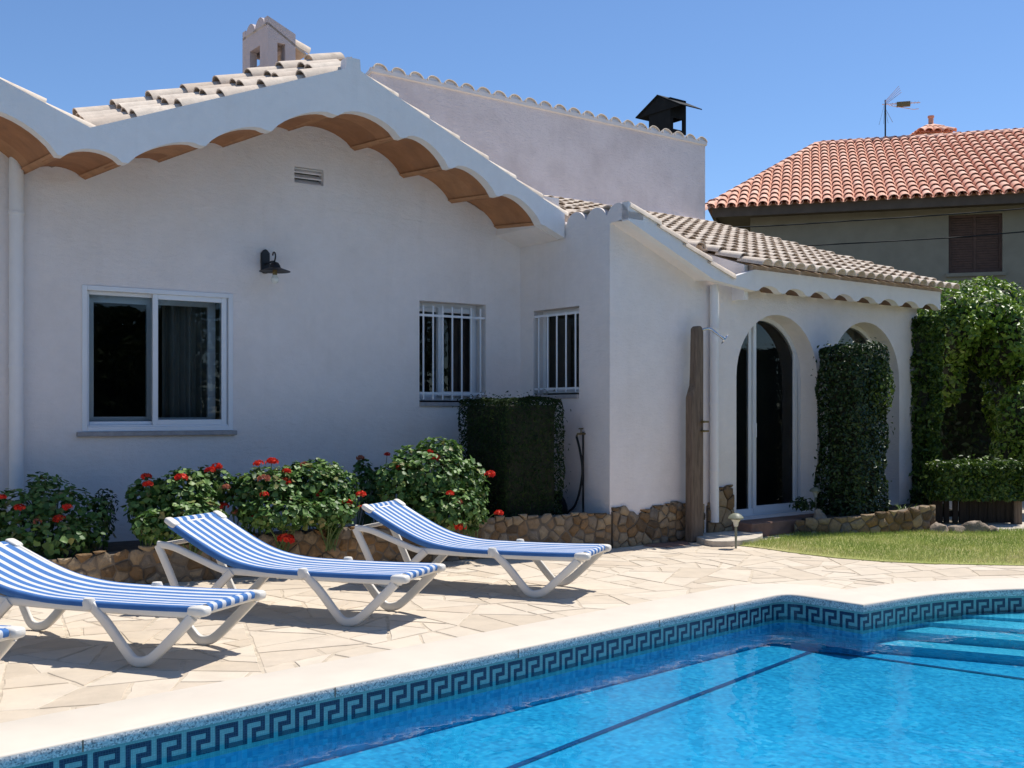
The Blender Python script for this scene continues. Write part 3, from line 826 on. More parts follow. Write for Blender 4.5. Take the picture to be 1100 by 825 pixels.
# left slope columns (tiles run down to the valley, mouths to the left)
for j in range(4):
    d = DBAND + .17 + j*.26
    ta_ = APEX-.10+.40*(d-DBAND); a = vec(ta_, d, 4.88+.408*(ta_-APEX)+LEFT_TILT*(d-DBAND)); tv_ = VAL+.02+.17*(d-DBAND); b = vec(tv_, d, gab(tv_)+LEFT_TILT*(d-DBAND))
    dv = (b-a).normalized(); sd = (Nv*1.0 - Z*LEFT_TILT).normalized(); up = sd.cross(dv).normalized()
    if up.z < 0: up = -up
    raise_ = (-.085, -.085, -.085, -.06)[j]
    off_ = (0, .17, .05, .24)[j]; tile_rows(mb, a + up*raise_ - dv*off_*.5, dv, sd, up, (b-a).length+off_*.5, (.40, .37, .42, .38)[j], .125, .014, chan=.13 if j else None, lo=.45, hi=1.1, lift=.038)
# verge edges: right slope and left gable
for (ta, tb, d) in ((APEX+.12, REND+.05, DBAND+.11), (-7.7, VAL+.02, DBAND+.11)):
    a = vec(ta, d, gab(ta)); b = vec(tb, d, gab(tb)-.02)
    dv = (b-a).normalized(); up = Nv.cross(dv).normalized()
    if up.z < 0: up = -up
    tile_rows(mb, a - up*.022, dv, Nv, up, (b-a).length, .42, .10, .004, lo=.45, hi=1)
mb.build('gable_roof', M['tile'], villa, smooth=35)

# raking verge over the corner and fascia of the porch
DF = -.29
t_e, z_e = hx(782, 292, DF)
v_bot0 = hx(675, 233, DF)
fb_y = [(813, 310), (834.5, 315.5), (869, 318.5), (897, 322), (921, 325), (946, 328), (968, 330.5), (990, 332.5)]
FZB = hx(900, 321, DF)[1]
mb = MB()
tb0, tb1 = hx(797, 308, DF)[0], DEND+.12
poly = [(0.0, zc-.02), (t_e, z_e), (t_e+.06, z_e-.06), (2.05, 3.15), (tb1, 3.15)]
edges = np.linspace(tb1, hx(812, 310, DF)[0], 9)
lowp = []
for i in range(8):
    a = (edges[i]-.05, FZB); b = (edges[i+1]+.05, FZB)
    lowp += [(edges[i], FZB-.01)] + arc_pts(a, b, .068, 8)
lowp += [(edges[-1], FZB-.01), (hx(790, 309, DF)[0], FZB+.03), (hx(768, 301, DF)[0], hx(768, 301, DF)[1]), (0.0, zc-.22)]
mb.plate([poly + lowp], W, DF, DF+.10)
mb.build('porch_fascia', M['fascia'], villa)
mb = MB()                              # plastered underside of the verge, vaults of the porch eave
t3, z3 = hx(768, 301, DF)
mb.add([W(0, DF+.1, zc-.215), W(t3, DF+.1, z3+.005), W(t3, 0, z3+.02), W(0, 0, zc-.20)], [(0, 1, 2, 3)], 1)
for i in range(8):
    pr = arc_pts((edges[i]-.05, FZB), (edges[i+1]+.05, FZB), .068, 8); n = len(pr)
    mb.add([W(p[0], DF+.1, p[1]) for p in pr] + [W(p[0], 0, p[1]+.03) for p in pr], [(k, k+1, n+k+1, n+k) for k in range(n-1)], 0, random.random())
for i in range(9):
    mb.add([W(edges[i]-.05, DF+.1, FZB-.002), W(edges[i]+.05, DF+.1, FZB-.002), W(edges[i]+.05, 0, FZB+.03), W(edges[i]-.05, 0, FZB+.03)], [(0, 1, 2, 3)], 1)
mb.build('porch_soffit', [M['browntile'], M['white']], villa, smooth=40)
mb = MB()                              # porch roof
EZ, PITCH, DE = 3.165, .335, -.42
tA, tB = 2.06, DEND+.22
nc = 21; sp = (tB-tA)/(nc-1)
dv = (Nv - Z*PITCH).normalized(); up = (Z + Nv*PITCH).normalized()
Lr = (TD-.02-DE)*math.hypot(1, PITCH)
for i in range(nc):
    t = tA + sp*i
    topp = vec(t, TD-.02, EZ+PITCH*(TD-.02-DE))
    tile_rows(mb, topp, dv, Uv, up, Lr, .36, .097, .006, chan=sp/2 if i < nc-1 else None, lo=.35, hi=1.1, lift=.04, open_end=1)
for i in range(1, 14):                 # the columns that start behind the corner
    t = tA - sp*i
    z0_ = .25 + i*sp*.9
    if z0_ > TD-.6: break
    topp = vec(t, TD-.02, EZ+PITCH*(TD-.02-DE)); Lc = (TD-.02-z0_)*math.hypot(1, PITCH)
    tile_rows(mb, topp, dv, Uv, up, Lc, .36, .097, .006, chan=sp/2, lo=.35, hi=1.1, lift=.04)
mb.plate([[(.3, TD), (tB+.05, TD), (tB+.0, DF+.04), (tA-.0, DF+.04), (tA-.0, .3)]], lambda a, q, b: W(a, b, EZ-.02+PITCH*(b-DE)+q), -.07, 0, tint=.2)
# corner verge roof
for j, d in enumerate((-.20, .10, .42)):
    a = vec(.04, d, zc-.02); b = vec(t_e+.08, d, z_e-.03); dd = (b-a).normalized(); u2 = Nv.cross(dd).normalized()
    if u2.z < 0: u2 = -u2
    tile_rows(mb, a - u2*.05, dd, Nv, u2, (b-a).length, .4, .12, .004, lo=.4, hi=1)
mb.plate([[(.2, -.27), (t_e, -.27), (t_e, .75), (.2, .75)]], lambda a, q, b: W(a, b, zc-.385*a-.06+q), -.06, 0)
mb.plate([[(.23, .75), (t_e+1, .75), (t_e+1, TD), (.23, TD)]], lambda a, q, b: W(a, b, 3.0+q), -.06, 0)
mb.build('porch_roof', M['tile'], villa, smooth=35)
mb = MB(); mb.plate([[(DF+.1, 2.8), (2.6, 2.8), (2.6, EZ+PITCH*(2.6-DE)-.03), (DF+.1, EZ+PITCH*(DF+.1-DE)-.03)]], WB, tA-.08, tA-.02)
mb.build('cheek_wall', M['fascia'], villa)

# masonry chimney behind the gable
cd = 2.9
ct0, cz1 = hx(287.5, 12, cd); ct1 = hx(317.5, 40, cd)[0]; cz_r = hx(318, 37, cd)[1]
k = (260.5-CX)/F
bx, by = P0[0]+CU*ct0, P0[1]+SU*ct0
cdb = (bx - k*by)/(SU + k*CU)          # back corner seen at x=260
wz1, wz0 = hx(302, 46.5, cd)[1], hx(302, 67.5, cd)[1]; wt0, wt1 = hx(298, 50, cd)[0], hx(306.5, 50, cd)[0]
mb = MB()
ch_out = [(ct0, 4.2), (ct1, 4.2), (ct1, cz_r), (ct0, cz1-.05)]
for d0 in (cd, cdb-.09): mb.plate([ch_out, rect((wt0, wz0), (wt1, wz1))], W, d0, d0+.09)
zl1 = cz1-.06
mid = (cd+cdb)/2
for t0, zt in ((ct0+.001, zl1), (ct1-.09, cz_r-.0)):
    o1 = [(cd+.09, 4.2), (cdb-.09, 4.2), (cdb-.09, zt), (cd+.09, zt)]
    if t0 < ct1-.2:
        w_ = (cdb-cd-.18)/2
        o1 = [(cd+.09, 4.2), (cdb-.09, 4.2)] + [(cdb-.09-w_*q-w_*i/8, zt-.05+.10*math.sin(math.pi*i/8)**.7) for q in (0, 1) for i in range(9)]
    mb.plate([o1, rect((mid-.14, wz0), (mid+.14, wz1))], WB, t0, t0+.089)
chim = mb.build('chimney', M['chimney'], villa)
mb = MB()
for j, q in enumerate((.27, .73)):
    d = cd + (cdb-cd)*q
    a = vec(ct0-.01, d, cz1-.13); b = vec(ct1+.15, d, cz1-.13-(cz1-cz_r)/(ct1-ct0)*(ct1+.15-ct0)*.92); dd = (b-a).normalized(); u2 = Nv.cross(dd).normalized()
    if u2.z < 0: u2 = -u2
    tile_rows(mb, a, dd, Nv, u2, (b-a).length, .3, (cdb-cd)*.25, .004, lo=.3, hi=.8)
mb.plate([[(ct0, cd), (ct1+.14, cd), (ct1+.14, cdb), (ct0, cdb)]], lambda a, q, b: W(a, b, cz1-.12+q-(a-ct0)*((cz1-cz_r)/(ct1-ct0))), -.03, 0)
mb.build('cap_tiles', M['tile'], chim, smooth=35)

# sheet-metal chimney on the tall block
sd_ = TD+1.0
s0 = hx(720, 140, sd_)[0]; s1 = hx(737, 140, sd_)[0]; dep = .56
sb_, st_ = hx(728, 141, sd_)[1], hx(728, 112, sd_)[1]
mb = MB(); mb.box(W, (s0+.02, sd_+.03, sb_-1.2), (s1-.01, sd_+dep-.03, sb_))
cb = mb.build('metal_chimney', M['pink'], villa)
mb = MB()
mb.box(WB, (sd_, s0, sb_-.18), (sd_+dep, s0+.012, st_+.10)); mb.box(W, (s0+.013, sd_+dep-.012, sb_+.02), (s1, sd_+dep, st_+.1))
mb.plate([rect((s0+.013, sb_-.04), (s1, st_+.1)), rect((s0+.08, sb_+.03), (s1-.07, sb_+.24))], W, sd_, sd_+.012)
mb.plate([rect((sd_+.013, sb_-.0), (sd_+dep-.013, st_+.1)), rect((sd_+.1, sb_+.03), (sd_+dep-.1, sb_+.26))], WB, s1-.012, s1)
f_, b_ = sd_-.30, sd_+dep+.30; mdl = (f_+b_)/2
ze = hx(737, 114, f_)[1]; zr = ze+.30
for (p, q) in (((f_, ze), (mdl, zr)), ((mdl, zr), (b_, ze))):
    mb.plate([[(p[0], p[1]), (q[0], q[1]), (q[0], q[1]+.02), (p[0], p[1]+.02)]], WB, s0-.06, s1+.11)
mb.plate([[(f_+.02, ze+.0), (b_-.02, ze+.0), (mdl, zr-.01)]], WB, s0-.03, s0-.02)
mb.build('cowl', M['sheet'], cb)

# downpipes
def pipe(name, t, d, z0, z1, r=.05, W=W):
    mb = MB(); mb.tube([W(t, d, z0), W(t, d, z1)], r, 14)
    for z in (z0+.6, (z0+z1)/2, z1-.5): mb.tube([W(t, d, z-.012), W(t, d, z+.012)], r*1.12, 14)
    return mb.build(name, M['fascia'], villa, smooth=40)
tp, _ = hxa(17.5, 300, DA-.06); pipe('downpipe', tp, DA-.06, -.0, hxa(17, 170, DA-.06)[1], .062, WA)
tp, _ = hx(767.5, 300, -.07); pipe('downpipe', tp, -.07, hx(767, 561, -.07)[1], hx(767, 306, -.07)[1], .052)

# windows -----------------------------------------------------------
def frame_rect(mb, fn, a0, a1, z0, z1, w, d0, d1, mat=0):
    mb.box(fn, (a0, d0, z0), (a0+w, d1, z1), mat); mb.box(fn, (a1-w, d0, z0), (a1, d1, z1), mat)
    mb.box(fn, (a0+w, d0, z0), (a1-w, d1, z0+w), mat); mb.box(fn, (a0+w, d0, z1-w), (a1-w, d1, z1), mat)
def sash(parent, fn, a0, a1, z0, z1, d, w=.06, glass=True):
    mb = MB(); frame_rect(mb, fn, a0, a1, z0, z1, w, d, d+.035)
    s = mb.build('sash', M['alu'], parent, bevel=.004)
    mb = MB(); mb.add([fn(a0+w, d+.017, z0+w), fn(a1-w, d+.017, z0+w), fn(a1-w, d+.017, z1-w), fn(a0+w, d+.017, z1-w)], [(0, 1, 2, 3)])
    mb.build('pane', M['glass'], s, up=Vector(fn(0, -1, 0))-Vector(fn(0, 0, 0))); return s
mb = MB(); frame_rect(mb, WA, wl, wr, wb_, wt_, .045, DA-.012, DA+.10)
mb.box(WA, (wl+.045, DA+.0, wb_+.045), (wr-.045, DA+.09, wb_+.06)); mb.box(WA, (wr-.105, DA+.03, wb_+.06), (wr-.045, DA+.08, wt_-.045))
win = mb.build('sliding_window', M['alu'], villa, bevel=.004)
midt = hxa(168, 400, DA)[0]
sash(win, WA, wl+.045, midt+.03, wb_+.06, wt_-.045, DA+.052, .035)
sash(win, WA, midt-.03, wr-.06, wb_+.06, wt_-.045, DA+.008, .05)
mb = MB(); mb.box(WA, (wl-.05, DA-.045, wb_-.045), (wr+.03, DA+.1, wb_-.002)); mb.build('sill', M['sill'], win, bevel=.004)
mb = MB()                              # inner sash and curtain behind the glass
frame_rect(mb, WA, wl+.06, midt+.05, wb_+.05, wt_-.05, .09, DA+.16, DA+.19)
frame_rect(mb, WA, midt-.02, wr-.10, wb_+.05, wt_-.05, .08, DA+.20, DA+.23)
mb.build('inner_frame', M['alu'], win)
mb = MB()
t0, t1 = midt+.2, wr+.1
vs = []
for i in range(81):
    t = t0 + (t1-t0)*i/80; d = DA+.42+.035*math.sin(i*.9)+.01*math.sin(i*2.3)
    vs += [WA(t, d, wb_-.5), WA(t, d, wt_+.1)]
mb.add(vs, [(2*i, 2*i+2, 2*i+3, 2*i+1) for i in range(80)]); mb.build('curtain', M['curtain'], win, smooth=80)

def barred(name, fn, a0, a1, z0, z1, dref, inner, nb, barpos, rec):
    w = a1-a0
    mb = MB(); frame_rect(mb, fn, a0, a1, z0+.02, z1, .05, dref+rec+.0, dref+rec+.06)
    wn = mb.build(name, M['alu'], villa, bevel=.004)
    m_ = a0 + w*inner
    if nb > 5: sash(wn, fn, a0+.05, m_+.03, z0+.07, z1-.05, dref+rec+.01, .05)
    if nb > 5: sash(wn, fn, m_-.03, a1-.05, z0+.07, z1-.05, dref+rec-.037, .055)
    else:
        mb = MB(); mb.add([fn(a, dref+rec+.02, z) for a, z in rect((a0+.05, z0+.07), (a1-.05, z1-.05))], [(0, 1, 2, 3)]); mb.build('pane', M['glass'], wn, up=Vector(fn(0, -1, 0))-Vector(fn(0, 0, 0)))
    mb = MB(); mb.box(fn, (a0-.0, dref-.03, z0-.045), (a1, dref+.2, z0)); mb.build('sill', M['sill'], wn, bevel=.004)
    mb = MB()
    for i in range(nb):
        a = a0 + w*(i+.5)/nb
        mb.tube([fn(a, dref+.02, z0+.03), fn(a, dref+.02, z1-.05)], .0105, 8)
    for z in barpos: mb.box(fn, (a0+.01, dref+.012, z-.013), (a1-.01, dref+.03, z+.013))
    mb.build('bars', M['alu'], wn)
    return wn
barred('barred_window', WA, bl, br, bb, bt, DA, .42, 7, (bb+.10, bt-.16), .19)
barred('barred_window', WB, bd1, bd0, bz0, bz1, 0.0, .30, 5, (bz0+.07, bz1-.07), .15)

# arched doors
def arched(t0, t1, zb, zt, d, stile, cover):
    r = (t1-t0)/2; c = (t0+t1)/2
    mb = MB()
    o = arch(t0, t1, zb, zt); i_ = arch(t0+.055, t1-.055, zb+.09, zt-.055)
    mb.plate([o, i_], W, d, d+.06)
    for a in (stile-.055, stile+.012): mb.box(W, (a, d-.012 if a > stile else d+.01, zb+.03), (a+.055, d+.05, zb+ (zt-zb)*.985))
    mb.box(W, (stile+.06, d-.012, zb+.03), (t1-.04, d+.03, zb+.12)); mb.box(W, (t1-.14, d-.012, zb+.12), (t1-.085, d+.03, zt-r+.34))
    dr = mb.build('arched_door', M['alu'], villa, bevel=.004)
    mb = MB()
    pts_ = arch(t0+.05, t1-.05, zb+.08, zt-.05)
    mb.add([W(a, d+.022, z) for a, z in pts_], [tuple(range(len(pts_)))]); mb.build('pane', M['glass'], dr, up=Vector((SU, -CU, 0)))
    mb = MB(); h = stile+.04
    mb.box(W, (h-.012, d-.03, zb+.98), (h+.012, d-.014, zb+1.16))
    mb.build('handle', M['alu'], dr)
    if cover:
        mb = MB(); vs = []
        for i in range(61):
            t = t0 + (t1-t0)*i/60; dd = d+.25+.03*math.sin(i*.8); vs += [W(t, dd, zb), W(t, dd, zt)]
        mb.add(vs, [(2*i, 2*i+2, 2*i+3, 2*i+1) for i in range(60)]); mb.build('curtain', M['curtain'], dr, smooth=80)
    return dr
arched(a1l, a1r, TH, a1t, .26, hx(808, 450, .26)[0], False)
arched(a2l, a2r, TH, a2t, .26, a2l+.42, True)
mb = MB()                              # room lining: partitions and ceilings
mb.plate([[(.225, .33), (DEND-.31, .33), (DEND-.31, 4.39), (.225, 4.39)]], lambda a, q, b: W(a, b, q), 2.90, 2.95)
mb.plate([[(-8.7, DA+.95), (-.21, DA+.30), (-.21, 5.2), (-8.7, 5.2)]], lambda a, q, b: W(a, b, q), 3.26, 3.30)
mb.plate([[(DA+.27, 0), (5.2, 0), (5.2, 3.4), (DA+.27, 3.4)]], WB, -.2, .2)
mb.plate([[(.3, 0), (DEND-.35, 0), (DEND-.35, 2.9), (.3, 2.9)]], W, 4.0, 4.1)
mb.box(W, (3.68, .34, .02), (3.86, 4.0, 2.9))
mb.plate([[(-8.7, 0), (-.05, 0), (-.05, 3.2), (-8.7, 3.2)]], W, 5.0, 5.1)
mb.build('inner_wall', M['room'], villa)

# doorstep and stone plinth of the porch
mb = MB()
mb.box(W, (a1l-.12, -.34, .0), (a1r+.2, 0.32, TH-.004)); mb.box(W, (a2l-.0, -.02, .0), (a2r, .32, TH-.004))
mb.build('doorstep', M['step'], villa, bevel=.015)

# ------------------------------------------------------------------ stone walls
def stone_wall(mb, path, heights, size, out=.05, seedv=1, profile=None, cap=True):
    P = [Vector((p[0], p[1], 0)) for p in path]; cumL = [0]
    for i in range(len(P)-1): cumL.append(cumL[-1]+(P[i+1]-P[i]).length)
    Lt = cumL[-1]
    def h_at(s):
        for i in range(len(cumL)-1):
            if s <= cumL[i+1]+1e-9:
                t = (s-cumL[i])/(cumL[i+1]-cumL[i]); return heights[i]*(1-t)+heights[i+1]*t
        return heights[-1]
    def fn(s, z, o_):
        s = min(max(s, 0), Lt)
        for i in range(len(cumL)-1):
            if s <= cumL[i+1]+1e-9: break
        d = (P[i+1]-P[i]).normalized(); nrm = Vector((d.y, -d.x, 0))
        q = P[i] + d*(s-cumL[i]) + nrm*o_
        return (q.x, q.y, z)
    hm = max(heights); r_ = random.Random(seedv); pts_ = []
    for k in range(6000):
        p = (r_.uniform(-.1, Lt+.1), r_.uniform(-.05, hm+.05))
        mn = size*(.7+.5*r_.random())
        if all(((p[0]-q[0])*.8)**2+(p[1]-q[1])**2 > mn*mn for q in pts_): pts_.append(p)
    for poly in cells(pts_, (0, -.02, Lt, hm+.02), .013):
        if not poly: continue
        ok = []
        cx_ = sum(p[0] for p in poly)/len(poly); hh = h_at(cx_)
        poly = clip_poly(poly, 0, 1, hh + r_.uniform(-.02, .015))
        if len(poly) < 3 or abs(area(poly)) < .0012: continue
        o_ = out*r_.uniform(.6, 1.1)
        slab_stone(mb, rough_poly(poly, .006, .05), lambda a, b, c: fn(a, b, c), .0, o_, .014, r_.random(), 0, dome=.007)
    # mortar core
    for i in range(len(P)-1):
        d = (P[i+1]-P[i]).normalized(); nrm = Vector((d.y, -d.x, 0))
        a, b = P[i], P[i+1]; ha, hb_ = heights[i]-.03, heights[i+1]-.03
        vs = []
        for q, h in ((a, ha), (b, hb_)):
            for o2 in (out*.55, -.18):
                for z in (-.03, h): vs.append((q.x+nrm.x*o2, q.y+nrm.y*o2, z))
        mb.add(vs, [(0, 1, 5, 4), (2, 6, 7, 3), (1, 3, 7, 5), (0, 4, 6, 2), (0, 2, 3, 1), (4, 5, 7, 6)], 1)
pl_pts = []
for x, Yy in ((-60, None), (51, None), (160, None), (291, None), (532, None), (655, None)):
    k = (x-CX)/F; q = (-3.127, 9.22); dv2 = (.8701, .4933)
    s = (k*q[1]-q[0])/(dv2[0]-k*dv2[1]); pl_pts.append((q[0]+dv2[0]*s, q[1]+dv2[1]*s))
pl_pts[-1] = W(-.02, -.02, 0)[:2]
planter = thing('stone_planter', (pl_pts[2][0], pl_pts[2][1], 0), 'long low rubble stone planter along the gabled facade, holding geraniums', 'planter')
mb = MB(); stone_wall(mb, pl_pts, [.24, .27, .32, .38, .41, .40], .095, .05, 3)
mb.build('stone_wall', [M['stone'], M['mortar']], planter)
mb = MB()
back = [WA(-.03, DA-.01, 0)[:2], WA(-7.4, DA-.01, 0)[:2]]
lp = [(p[0]+.04, p[1]+.08) for p in pl_pts[:-1]] + [W(-.03, 0.06, 0)[:2]]
mb.plate([lp + back], lambda a, q, b: (a, b, q), .05, .235)
mb.build('soil', M['soil'], planter)
# plinth stones on the porch wall
mb = MB()
top_px = [(657, 548), (664, 546), (670, 543), (679, 551), (693, 550), (703, 544), (716, 541), (733, 537), (742, 541), (758, 543)]
pts_ = [hx(x, y, -.05) for x, y in top_px]
path = [W(max(.02, t), 0.002, 0)[:2] for t, z in pts_]
stone_wall(mb, path, [z for t, z in pts_], .105, .055, 5)
p2 = [hx(x, y, -.05) for x, y in ((762, 541), (771, 536), (776, 525), (783, 521), (789, 522))]
stone_wall(mb, [W(t, 0.002, 0)[:2] for t, z in p2], [z for t, z in p2], .16, .055, 8)
mb.build('stone_plinth', [M['stone'], M['mortar']], villa)
# right planter in front of the arches
rp = [(3.42, 12.93), (3.55, 12.84), (4.3, 12.86), (4.75, 13.0), (5.2, 13.2)]
rpl = thing('stone_planter', (4.3, 12.86, 0), 'short rubble stone planter in front of the arches, at the back of the lawn', 'planter')
mb = MB(); stone_wall(mb, rp, [.16, .19, .25, .28, .34], .12, .05, 12); mb.build('stone_wall', [M['stone'], M['mortar']], rpl)
mb = MB(); mb.plate([[(3.5, 12.95), (4.3, 12.95), (5.15, 13.28), W(DEND+.3, -.02, 0)[:2], W(a1r+.25, -.02, 0)[:2]]], lambda a, q, b: (a, b, q), .0, .18); mb.build('soil', M['soil'], rpl)

# ------------------------------------------------------------------ loungers
def make_lounger(kb=1.0):
    zb_ = lambda z: z if z < .38 else .38+(z-.38)*kb
    root = thing('sun_lounger', (0, 0, 0), None, 'sun lounger')
    HW = .30
    for sgn in (1, -1):
        y = sgn*HW
        for pts_ in ([(.07, .315), (.20, .19), (.34, .065), (.41, .032), (.475, .034), (.535, .085), (.67, .235), (.80, .352)],
                     [(1.40, .325), (1.50, .235), (1.66, .075), (1.74, .032), (1.81, .036), (1.86, .09), (1.96, .29), (2.065, .485)]):
            mb = MB(); mb.tube([(p.x, p.y, p.z) for p in spline([(a, y*1.03, b) for a, b in pts_], 4)], (.017, .031), 16, flat=(0, 1, 0), sq=.6)
            mb.build('leg', M['plastic'], root, smooth=60, local=True)
    mb = MB()
    for sgn in (1, -1):
        y = sgn*HW
        mb.tube([(p.x, p.y, p.z) for p in spline([(.03, y, .33), (.7, y, .322), (1.35, y, .325), (1.50, y, .335), (1.70, y, .40), (1.92, y*1.02, .475), (2.065, y*1.03, .492)], 5)], (.016, .026), 16, flat=(0, 1, 0), sq=.6)
        mb.lathe([(.0, .04), (.03, .035), (.04, .01), (.034, -.03), (0, -.04)], (.80, y*1.04, .345), 12)
    for x, z in ((.06, .325), (.80, .315), (1.42, .32), (2.05, .485)): mb.tube([(x, -HW, z), (x, HW, z)], .018, 8)
    mb.build('frame', M['plastic'], root, smooth=50, local=True)
    prof = [(.015, .335), (.012, .36), (.03, .375), (.10, .374), (.4, .366), (.8, .362), (1.1, .366), (1.3, .388), (1.45, .425), (1.6, .485), (1.78, .575), (1.93, .655), (1.985, .685), (2.0, .675), (1.998, .655)]
    pr = spline([(a, 0, zb_(b)) for a, b in prof], 4)
    mb = MB(); ys = [-.305, -.318, -.312] + list(np.linspace(-.30, .30, 15)) + [.312, .318, .305]
    zoff = [-.052, -.03, -.007] + [-.012*(1-(y/.3)**2) for y in np.linspace(-.30, .30, 15)] + [-.007, -.03, -.052]
    ny = len(ys); vs = []
    for i, p in enumerate(pr):
        a = pr[max(i-1, 0)]; b = pr[min(i+1, len(pr)-1)]; tg = (b-a).normalized(); nr = Vector((-tg.z, 0, tg.x))
        end = p.x < .07 or p.x > 1.955
        for y, zo in zip(ys, zoff):
            yy = max(-.235, min(.235, y)) if p.x < .055 or p.x > 1.965 else y
            zz = zo if not (p.x < .055 or p.x > 1.965) else 0
            vs.append((p.x+nr.x*zz, yy, p.z+nr.z*zz))
    mb.add(vs, [(i*ny+j, i*ny+j+1, (i+1)*ny+j+1, (i+1)*ny+j) for i in range(len(pr)-1) for j in range(ny-1)])
    mb.build('sling', M['sling'], root, smooth=60, local=True)
    mb = MB()                          # backrest frame under the cloth
    for sgn in (1, -1): mb.tube([(p.x, p.y, p.z) for p in spline([(1.30, sgn*.285, .362), (1.45, sgn*.285, zb_(.40)), (1.62, sgn*.285, zb_(.47)), (1.95, sgn*.285, zb_(.645))], 4)], .02, 8)
    mb.tube([(1.96, -.28, zb_(.640)), (1.96, .28, zb_(.640))], .018, 10); mb.tube([(1.7, -.28, zb_(.505)-.03), (1.7, .28, zb_(.505)-.03)], .014, 8)
    mb.build('backrest_frame', M['plastic'], root, smooth=50, local=True)
    for (x, z, ang) in ((.045, .345, 0), (1.955, zb_(.655), R(-29*kb))):
        for sgn in (1, -1):
            mb = MB(); nseg = 10; ring = []
            L_, Wd, H_ = (.065, .045, .030) if x < 1 else (.058, .040, .024)
            vs = []; 
            for i in range(nseg+1):
                ph = -math.pi/2 + math.pi*i/nseg
                for k in range(16):
                    th = 2*math.pi*k/16
                    cc = lambda v, e: math.copysign(abs(v)**e, v)
                    vx = L_*cc(math.cos(ph), .5)*cc(math.cos(th), .5); vy = Wd*cc(math.cos(ph), .5)*cc(math.sin(th), .5); vz = H_*cc(math.sin(ph), .6)
                    vs.append((x + vx*math.cos(ang)+vz*math.sin(ang), sgn*.285+vy, z - vx*math.sin(ang) + vz*math.cos(ang)))
            fs = [(i*16+k, i*16+(k+1) % 16, (i+1)*16+(k+1) % 16, (i+1)*16+k) for i in range(nseg) for k in range(16)]
            mb.add(vs, fs); mb.build('end_cap', M['plastic'], root, smooth=70, local=True)
    return root
def copy_tree(o, parent=None):
    c = o.copy(); COL.objects.link(c)
    if parent is not None: c.parent = parent
    for ch in list(o.children): copy_tree(ch, c)
    return c
proto = make_lounger()
spots = [((.70, 8.665), 158.5, 'blue and white striped lounger standing farthest from the camera, in front of the tall geranium'),
         ((-.615, 7.545), 158.5, 'blue and white striped lounger with its white head end in front of the wide geranium'),
         ((-1.655, 6.39), 160.5, 'striped lounger second from the left, its head cut by the left edge'),
         ((-2.655, 5.27), 158.5, 'striped lounger showing only its foot corner at the lower left edge')]
for i, (p, a, lab) in enumerate(spots):
    o = proto if i == 0 else make_lounger(.74) if i == 2 else copy_tree(proto)
    o.location = (p[0], p[1], 0); o.rotation_euler = (0, 0, R(a)); o['label'] = lab; o['group'] = 'sun loungers lined up along the pool'

# ------------------------------------------------------------------ plants
def blob_points(blobs, n, shell=.35):
    """points in the outer shell of lumpy ellipsoids (cx,cy,cz,rx,ry,rz)"""
    vol = np.array([b[3]*b[4]+b[4]*b[5]+b[3]*b[5] for b in blobs]); cnt = (vol/vol.sum()*n).astype(int)
    P, N = [], []
    for b, c in zip(blobs, cnt):
        u = rng.normal(size=(c, 3)); u /= np.linalg.norm(u, axis=1, keepdims=True)
        k = 1 - shell*rng.random(c)**1.6
        lump = np.array([mnoise.noise((v[0]*2.6+b[0]*3, v[1]*2.6+b[1]*3, v[2]*2.6)) for v in u])
        k = k*(1 + .16*lump)
        r = np.array(b[3:6]); p = np.array(b[:3]) + u*r*k[:, None]
        keep = np.ones(c, bool)
        for b2 in blobs:
            if b2 is b: continue
            q = (p-np.array(b2[:3]))/np.array(b2[3:6]); keep &= (q**2).sum(1) > .55
        P.append(p[keep]); N.append((u/r)[keep])
    P = np.concatenate(P); N = np.concatenate(N); N /= np.linalg.norm(N, axis=1, keepdims=True)
    return P, N
def core(name, blobs, k, mat, parent):
    mb = MB()
    for b in blobs:
        vs = []; ns, nr = 12, 8
        for i in range(nr+1):
            ph = -math.pi/2+math.pi*i/nr
            for j in range(ns):
                th = 2*math.pi*j/ns; u = Vector((math.cos(ph)*math.cos(th), math.cos(ph)*math.sin(th), math.sin(ph)))
                q = k*(1+.2*mnoise.noise(u*2.3+Vector(b[:3])))
                vs.append((b[0]+u.x*b[3]*q, b[1]+u.y*b[4]*q, b[2]+u.z*b[5]*q))
        mb.add(vs, [(i*ns+j, i*ns+(j+1) % ns, (i+1)*ns+(j+1) % ns, (i+1)*ns+j) for i in range(nr) for j in range(ns)])
    return mb.build(name, mat, parent)
def at_px(x, y, depth):
    return ((x-CX)/F*depth, depth, EYE-(y-HY)*depth/F)
def planter_depth(x, fr):              # depth (Y) at image column x between planter front (0) and facade (1)
    k = (x-CX)/F; q = (-3.127, 9.22); dv2 = (.8701, .4933)
    s = (k*q[1]-q[0])/(dv2[0]-k*dv2[1]); y0 = q[1]+dv2[1]*s
    t, _ = hxa(x, 500, DA); y1 = WA(t, DA, 0)[1]
    return y0+(y1-y0)*fr
def flower(p, r, parent, faded=False, stem_to=None):
    mb = MB(); n = 26
    for i in range(n):
        u = Vector(rng.normal(size=3)); u.normalize(); u.z = abs(u.z)*1.0-.25
        c = Vector(p) + Vector((u.x*r, u.y*r, u.z*r*.75))
        a = u.orthogonal().normalized(); b = u.cross(a).normalized(); s = r*.42
        rot = random.random()*6
        vs = [c + (a*math.cos(rot+k*1.2566)+b*math.sin(rot+k*1.2566))*s*(1 if k % 2 else .8) + u*.003*(k % 2) for k in range(5)]
        mb.add(vs + [c - u*s*.3], [(k, (k+1) % 5, 5) for k in range(5)], 0, random.random())
    f = mb.build('flower', M['faded'] if faded else M['petal'], parent)
    if faded: f['label'] = 'fading pale orange flower head'
    return f
